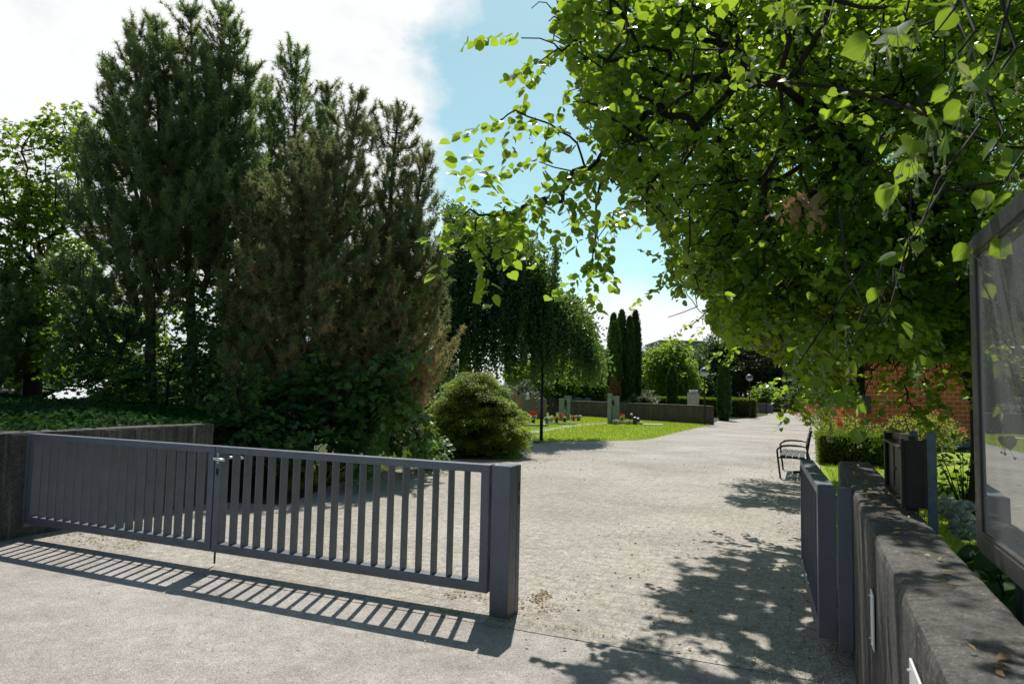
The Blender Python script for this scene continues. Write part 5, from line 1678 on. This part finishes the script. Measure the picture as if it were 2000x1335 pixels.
hedge('hedge', 'low clipped box hedge behind the bench at the right edge of the path', W(18.6, .22), W(18.6, 2.3), .95, .74, 15000, .045, 'hedge')
hedge('hedge', 'low clipped hedge piece at the foot of the brick building', W(17.5, 5.2), W(17.5, 8.5), .9, .78, 9000, .05, 'hedge')
hedge('hedge', 'long clipped hedge behind the far concrete wall and the columnar yews', at0(1238, 50.5), at0(1478, 51), 1.3, D(1400, 778.5, 50).z, 30000, .10, 'hedge')
layered_bush('round_shrub', 'low rounded variegated shrub right of the tall cypresses behind the far wall', (D(1251, 785, 44).x, 44, D(1251, 787, 44).z), .85, .7, .45, 60, 50, .10, 'far_grey')


def column_tree(px, pyt, pyb, Y, wpx, label, brown=0.0, n=5200, tipf=.25, name='cypress_tree', group='tall columnar cypresses', cat='tree', dark=0.0):
    b_ = at0(px, Y); h = D(px, pyt, Y).z
    r = wpx * Y / F / 2
    e = empty(name, b_, label, cat, 0, group)
    z = rng.uniform(.02, 1, n)
    prof = np.where(z > 1 - tipf, np.sqrt(np.clip((1 - z) / tipf, 0, 1)), 1) * np.interp(z, [0, .1, .3, 1], [.8, .95, 1, .92])
    a = rng.uniform(0, 6.283, n)
    lump = 1 + .10 * np.sin(a * 5 + z * 23) + .07 * np.sin(a * 3 - z * 41)
    rr = r * prof * lump * rng.uniform(.82, 1.05, n)
    P_ = np.stack([np.cos(a) * rr, np.sin(a) * rr, z * h], 1)
    ax_ = unit(np.stack([np.cos(a) * .35, np.sin(a) * .35, np.ones(n)], 1) + rng.normal(size=(n, 3)) * .22)
    t = np.clip(rng.uniform(0, .55, n) - dark, 0, 1)
    if brown:
        zz_ = (z > .05) & (z < .42) & (np.sin(a + 2.2) > -.4)
        isb = zz_ & (rng.uniform(size=n) < brown * np.exp(-((z - .27) / .12) ** 2))
        t = np.where(isb, rng.uniform(.65, 1, n), t)
    leaves('foliage', P_, ax_, np.stack([np.cos(a), np.sin(a), np.zeros(n)], 1) + rng.normal(size=(n, 3)) * .4, rng.uniform(.12, .24, n), t, QUAD, M['cypress'], e, aspect=.8)
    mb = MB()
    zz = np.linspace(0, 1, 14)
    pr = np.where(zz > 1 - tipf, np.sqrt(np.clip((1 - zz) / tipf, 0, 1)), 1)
    mb.lathe([(max(r * .82 * q, .01), zq * h * .985) for q, zq in zip(pr, zz)], (0, 0, 0), 12); mb.build('stem', M['core'], e)  # not a real stem: dark core coloured like the shade within the foliage
    return e


column_tree(1199, 630, 790, 46, 26, 'front cypress with a reddish brown dead patch low down', .9)
column_tree(1197, 614, 790, 48.5, 22, 'cypress hidden behind the reddish patched cypress, its tip just above', 0, dark=.1)
column_tree(1213, 608, 790, 47.5, 24, 'cypress second from the left of the group with a rounded tip', 0)
column_tree(1229, 620, 790, 47, 18, 'slim shorter cypress in the middle right of the group', 0, dark=.15)
column_tree(1240, 608, 790, 48, 22, 'rightmost dark tall cypress of the group', 0, dark=.25)
column_tree(1313, 716, 790, 47, 19, 'smaller columnar yew in the hedge left of the pedestal', 0, 3000, .3, 'columnar_yew', 'columnar yews at the hedge', dark=.15)
column_tree(1414, 709, 820, 44.8, 23, 'larger columnar yew standing free at the path right of the nearest lamp', 0, 4200, .3, 'columnar_yew', 'columnar yews at the hedge', dark=.12)


# ------------------------------------------------------------------ roses, plants on the right
def rose_bush(label, c, rx, ry, rz, n, nf, flower='pinkflower', fsize=.075):
    c = np.array(c, float); base = np.array([c[0], c[1], 0])
    e = empty('rose_bush', base, label, 'rose bush', 0, 'rose bushes right of the path')
    P_ = c + rvec(n) * (rng.uniform(.2, 1, n) ** .4)[:, None] * np.array([rx, ry, rz])
    P_[:, 2] += .12 * rz * np.sin(P_[:, 0] * 5) * np.cos(P_[:, 1] * 4)
    k = P_[:, 2] > .03; P_ = P_[k]; n = len(P_)
    leaves('foliage', P_, rvec(n) + [0, 0, .2], rvec(n) + [0, 0, .9], rng.uniform(.05, .09, n), rng.uniform(0, 1, n), OVAL, M['rose'], e, base)
    mb = MB()
    for k in range(26):
        v = rvec(1)[0]; v[2] = abs(v[2]) * .8 + .4
        tip = np.array([0, 0, c[2]]) + v * np.array([rx, ry, rz]) * .95
        mb.tube([(v[0] * rx * .2, v[1] * ry * .2, 0), tip * .6 + rng.normal(size=3) * .04, tip], [.012, .008, .004], 4)
    mb.build('stems', M['twig'], e)
    v = unit(rng.normal(size=(nf, 3)) + [0, -.5, .8])
    Cn = c + v * np.array([rx, ry, rz]) * rng.uniform(.9, 1.1, nf)[:, None]
    K = 7
    PP = np.repeat(Cn, K, 0) + rng.normal(size=(nf * K, 3)) * fsize * .35
    leaves('blossom', PP, rvec(nf * K) + [0, 0, .4], rvec(nf * K), fsize * rng.uniform(.7, 1.2, nf * K), rng.uniform(0, 1, nf * K), HEART2, M[flower], e, base)
    return e


def gp(px, py):
    return G(px, py)


a = at0(1597, 40); rose_bush('far rose bush covered in red blossom at the bend of the path', (a.x, a.y, .55), 1.25, 1.0, .62, 1800, 30, 'pinkflower', .12)
a = at0(1632, 33); rose_bush('rose bush with scattered red blossom left of the brick pillar', (a.x, a.y, .65), 1.2, .9, .65, 1500, 10, 'redflower', .11)
a = W(21.6, 1.05); rose_bush('yellow green rose bush with few red blooms directly behind the low hedge', (a.x, a.y, .62), 1.05, .9, .48, 2300, 5, 'redflower', .09)
a = W(21.8, 2.9); rose_bush('rose bush with pink blooms against the brick wall, partly behind the lime leaves', (a.x, a.y, .72), 1.1, .9, .60, 2300, 8, 'pinkflower', .09)
pb = empty('planter', W(24.0, .62), 'low planter edge with orange brown side beside the roses', 'planter', -ANG)
mb = MB(); mb.box((0.25, 0, .22), (.75, 3.2, .46), 0, .01); mb.build('box', M['salmon'], pb)
mb = MB(); mb.box((0.25, 0, .47), (.82, 3.3, .06), 0, .01); mb.build('rim', M['greystone'], pb)


def leafy_plant(name, label, c, rx, ry, rz, n, size, mat, tpl=HEART, cat='plant', flowers=None):
    c = np.array(c, float); base = np.array([c[0], c[1], 0])
    e = empty(name, base, label, cat)
    P_ = c + rvec(n) * (rng.uniform(.15, 1, n) ** .4)[:, None] * np.array([rx, ry, rz])
    P_ = P_[P_[:, 2] > .04]; n = len(P_)
    o_ = P_ - c
    leaves('foliage', P_, unit(o_ * [1, 1, .3]) + [0, 0, -.25] + rng.normal(size=(n, 3)) * .4, np.array([0, 0, 1.0]) + rng.normal(size=(n, 3)) * .4, size * rng.uniform(.6, 1.2, n), rng.uniform(0, 1, n), tpl, M[mat], e, base)
    mb = MB()
    for k in range(14):
        v = rvec(1)[0]; v[2] = abs(v[2]) * .6 + .4
        tip = np.array([0, 0, c[2]]) + v * np.array([rx, ry, rz]) * .9
        mb.tube([(v[0] * .05, v[1] * .05, 0), tip * .55, tip], [.009, .007, .004], 5)
    mb.build('stems', M['twig'], e)
    if flowers:
        for f_ in flowers:
            f_ = np.array(f_)
            k = 260
            dv_ = rvec(k)
            leaves('flower_head', f_ + dv_ * np.array([.075, .075, .055]), rvec(k), dv_, .022, rng.uniform(0, 1, k), HEART2, M['whiteflower'], e, base)
    return e


h1_ = np.array(D(1852, 990, 3.95)); h2_ = np.array(D(1889, 1000, 3.7)); h3_ = np.array(D(1888, 1030, 3.6))
leafy_plant('hydrangea', 'hydrangea with cream flower heads behind the right concrete wall', (W(4.3, 1.12).x, W(4.3, 1.12).y, .52), .45, .55, .46, 420, .13, 'sapling', HEART, 'shrub', [h1_, h2_, h3_])
leafy_plant('leafy_shrub', 'glossy leaved shrub beside the metal box, at the foot of the brick building', (D(1880, 900, 10.5).x, 10.5, .45), .75, .6, .62, 520, .14, 'sapling', OVAL, 'shrub')
leafy_plant('leafy_shrub', 'dark leaved low plants behind the wall under the notice board', (W(2.8, 1.1).x, W(2.8, 1.1).y, .35), .40, .9, .42, 420, .14, 'maple', HEART, 'shrub')

# ------------------------------------------------------------------ ivy bed
n = 48000
t_ = rng.uniform(.5, 9.5, n); o_ = rng.uniform(-19, -7.72, n)
k = (o_ < -7.72 - .0 * t_)
q = np.stack([U.x * t_ + RT.x * o_, U.y * t_ + RT.y * o_], 1)


def ivyz(t, o):
    d_ = np.clip(-7.9 - o, 0, 8)
    return 1.07 + .10 * np.minimum(d_, 1.2) + .05 * np.sin(t * 2.3) * np.sin(o * 1.9) + .012 * d_


tb, ob = np.meshgrid(np.linspace(.5, 9.5, 30), np.linspace(-19, -7.95, 30))
mb = MB()
vs = [[mb.bm.verts.new(W(tb[i, j], ob[i, j], float(ivyz(tb[i, j], ob[i, j])) - .06)) for j in range(30)] for i in range(30)]
for i in range(29):
    for j in range(29):
        mb.bm.faces.new((vs[i][j], vs[i][j + 1], vs[i + 1][j + 1], vs[i + 1][j]))
edge_v = [vs[i][29] for i in range(30)]
lowv = [mb.bm.verts.new(Vector((v.co.x, v.co.y, -.05))) for v in edge_v]
for i in range(29):
    mb.bm.faces.new((edge_v[i], edge_v[i + 1], lowv[i + 1], lowv[i]))
tag(mb.build('terrain', M['soil']), kind='structure')
P_ = np.stack([q[:, 0], q[:, 1], ivyz(t_, o_) + rng.uniform(-.05, .06, n)], 1)
qq = proj(P_)
vis_ = (qq[:, 0] > -120) & (qq[:, 2] > 0)
P_ = P_[vis_]; n = len(P_)
iv = leaves('ivy', P_, rng.normal(size=(n, 3)) * [.7, .7, .3] + [-.1, -.8, -.55], np.array([0, -.75, .8]) + rng.normal(size=(n, 3)) * .45, rng.uniform(.04, .08, n), rng.uniform(0, 1, n) ** 1.5, HEART2, M['ivy'])
tag(iv, 'dense dark ivy covering the raised bed behind the left concrete wall', 'ivy', kind='stuff')
# trailing ivy at the left frame edge
e = empty('ivy_strand', W(4.05, -7.64), 'pale trailing ivy strand hanging over the left concrete wall', 'ivy')
bs = np.array(W(4.05, -7.64))
PP = []
for k in range(5):
    y0 = np.array(W(4.15 + .10 * random.uniform(-1, 1), -7.63, 1.11))
    L_ = random.uniform(.12, .40)
    m_n = int(L_ / .018)
    f = np.linspace(0, 1, m_n)
    PP.append(y0 + np.stack([.06 * f + .02 * np.sin(f * 7), -.02 * f, -L_ * f], 1) + rng.normal(size=(m_n, 3)) * .012)
PP = np.concatenate(PP)
leaves('leaves', PP, rng.normal(size=PP.shape) * .5 + [.5, -.4, -.4], rng.normal(size=PP.shape) * .4 + [.6, -.4, .6], .04, rng.uniform(.3, 1, len(PP)), HEART2, M['bract'], e, bs)

# ------------------------------------------------------------------ litter, stones, moss
def litter(name, polys, n, size, mat, label, z=.006, flat=.35, tpl=OVAL, tint=(0, 1), cat='leaf litter'):
    P_ = []
    for poly, share in polys:
        m_n = int(n * share)
        xs = [p_[0] for p_ in poly]; ys = [p_[1] for p_ in poly]
        got = 0
        while got < m_n:
            x = rng.uniform(min(xs), max(xs), m_n * 3); y = rng.uniform(min(ys), max(ys), m_n * 3)
            k = inpoly(x, y, [(p_[0], p_[1]) for p_ in poly])
            zz = poly[0][2] if len(poly[0]) > 2 else 0
            P_.append(np.stack([x[k], y[k], np.full(k.sum(), zz + z)], 1)[:m_n - got]); got += min(k.sum(), m_n - got)
    P_ = np.concatenate(P_); n = len(P_)
    o = leaves(name, P_, rng.normal(size=(n, 3)) * [1, 1, .15], np.array([0, 0, 1.0]) + rng.normal(size=(n, 3)) * flat, size * rng.uniform(.5, 1.3, n), rng.uniform(tint[0], tint[1], n), tpl, M[mat])
    return tag(o, label, cat, kind='stuff')


litter('leaf_litter', [([W(5.0, -.1), W(13, -.6), W(20, -1.0), W(20, .2), W(5.0, .2)], .45), ([W(4.2, -2.1), W(4.2, .2), W(9, .2), W(9, -2.3)], .12), ([W(12, -4.5), W(24, -5.5), W(24, .1), W(12, .1)], .25),
                       ([G(900, 915), G(1060, 885), G(1130, 905), G(940, 935)], .18)],
       1700, .036, 'litter', 'scattered dry fallen leaves on the paving along the right edge and by the bench')
litter('leaf_litter', [([W(3.2, .30, 1.09), W(6.7, .30, 1.09), W(6.7, .48, 1.09), W(3.2, .48, 1.09)], .9), ([W(1.2, .30, 1.09), W(3.2, .30, 1.09), W(3.2, .48, 1.09), W(1.2, .48, 1.09)], .1)], 170, .036, 'litter', 'fallen leaves lying on top of the right concrete wall', z=.010)
litter('leaf_litter', [([W(4.75, -7.5), W(4.75, -6.2), W(5.6, -6.2), W(6.6, -7.55)], .55), ([W(4.9, -2.7), W(4.9, -1.7), W(5.15, -1.7), W(5.15, -2.7)], .2), ([G(1030, 1165), G(1060, 1150), G(1080, 1165), G(1045, 1180)], .1), ([G(1000, 905), G(1010, 890), G(1110, 890), G(1060, 905)], .15)], 900, .03, 'litter', 'orange needles and dead leaves gathered under the gate and by its posts', tint=(.0, .9))
litter('gravel', [([W(3.2, .0), W(4.6, -.45), W(5.4, .2), W(3.0, .24)], .8), ([W(1.5, -1.5), W(4.6, -7.5), W(4.6, .1), W(1.5, .2)], .2)], 2600, .012, 'slabgrit' if 'slabgrit' in M else 'whiteflower', 'small pale stones scattered on the asphalt at the foot of the right wall', tpl=HEART2, cat='gravel', flat=.8)
tag(blades('moss_tufts', [W(4.58, -2.6), W(4.62, -1.2), W(4.68, -1.2), W(4.66, -2.6)], 150, .03, M['grass'], 0, .006, (.3, 1)), 'small weeds growing in the joint by the gate post', 'weeds', kind='stuff')

# ------------------------------------------------------------------ world and sun
wd = bpy.data.worlds.new('World')
scene.world = wd
wd.use_nodes = True
nt = wd.node_tree
for n_ in list(nt.nodes):
    nt.nodes.remove(n_)
wo = nt.nodes.new('ShaderNodeOutputWorld')
bg = nt.nodes.new('ShaderNodeBackground')
bg.inputs['Strength'].default_value = 0.10
sky = nt.nodes.new('ShaderNodeTexSky')
sky.sky_type = 'NISHITA'
sky.sun_disc = False
EL = math.asin(SUN.z); AZ = math.atan2(SUN.x, SUN.y)
sky.sun_elevation = EL
sky.sun_rotation = AZ
sky.air_density = 1.0; sky.dust_density = 0.6; sky.ozone_density = 1.0
tc = nt.nodes.new('ShaderNodeTexCoord')
sep = nt.nodes.new('ShaderNodeSeparateXYZ'); lk(nt, tc.outputs['Generated'], sep.inputs[0])
X_, Y_, Z_ = sep.outputs
mp = nt.nodes.new('ShaderNodeMapping'); mp.inputs['Scale'].default_value = (1, 1, 1.7); mp.inputs['Location'].default_value = (0.35, 0.1, 0.0)
lk(nt, tc.outputs['Generated'], mp.inputs[0])
n1 = noise(nt, mp.outputs[0], 2.6, 8, 0.56, 0.35)
n2 = noise(nt, mp.outputs[0], 7.5, 7, 0.6, 0.2)
left = ramp(nt, math_(nt, 'ADD', math_(nt, 'MULTIPLY', X_, -1.0), 0.5), [(0.50, 0.0), (0.72, 1.0)])
lowc = ramp(nt, Z_, [(0.02, 1.0), (0.20, 0.0)])
lv = math_(nt, 'ADD', math_(nt, 'MULTIPLY', left, 0.42), math_(nt, 'MULTIPLY', lowc, 0.34))
dens = math_(nt, 'ADD', math_(nt, 'ADD', math_(nt, 'MULTIPLY', n1, 0.75), math_(nt, 'MULTIPLY', n2, 0.25)), lv)
cmask = ramp(nt, dens, [(0.62, 0.0), (0.75, 1.0)])
shade_ = ramp(nt, math_(nt, 'ADD', math_(nt, 'MULTIPLY', n1, 0.5), math_(nt, 'MULTIPLY', n2, 0.5)), [(0.38, (7.6, 8.4, 8.9)), (0.52, (9.9, 10.0, 10.0))])
hz = ramp(nt, Y_, [(0.1, (0.66, 0.74, 0.76)), (0.75, (1.34, 1.62, 1.26))])
skyc = mixc(nt, 1.0, sky.outputs[0], hz, 'MULTIPLY')
front = ramp(nt, Y_, [(0.0, 0.0), (0.25, 1.0)])
front = math_(nt, 'MULTIPLY', front, ramp(nt, Z_, [(0.50, 1.0), (0.72, 0.0)]))
fin = mixc(nt, math_(nt, 'MULTIPLY', cmask, front), skyc, shade_)
lk(nt, fin, bg.inputs[0])
lk(nt, bg.outputs[0], wo.inputs[0])

sd = bpy.data.lights.new('sun', 'SUN')
sd.energy = 5.0
sd.angle = R(0.53)
sd.color = (1.0, 0.955, 0.88)
so_ = bpy.data.objects.new('sun', sd)
col.objects.link(so_)
so_.rotation_euler = SUN.to_track_quat('Z', 'Y').to_euler()
so_.location = (0, 20, 40)

scene.view_settings.view_transform = 'Standard'
scene.view_settings.look = 'None'
scene.view_settings.exposure = 0
scene.render.engine = 'CYCLES'
scene.cycles.max_bounces = 8
scene.cycles.transparent_max_bounces = 6
scene.cycles.sample_clamp_indirect = 8
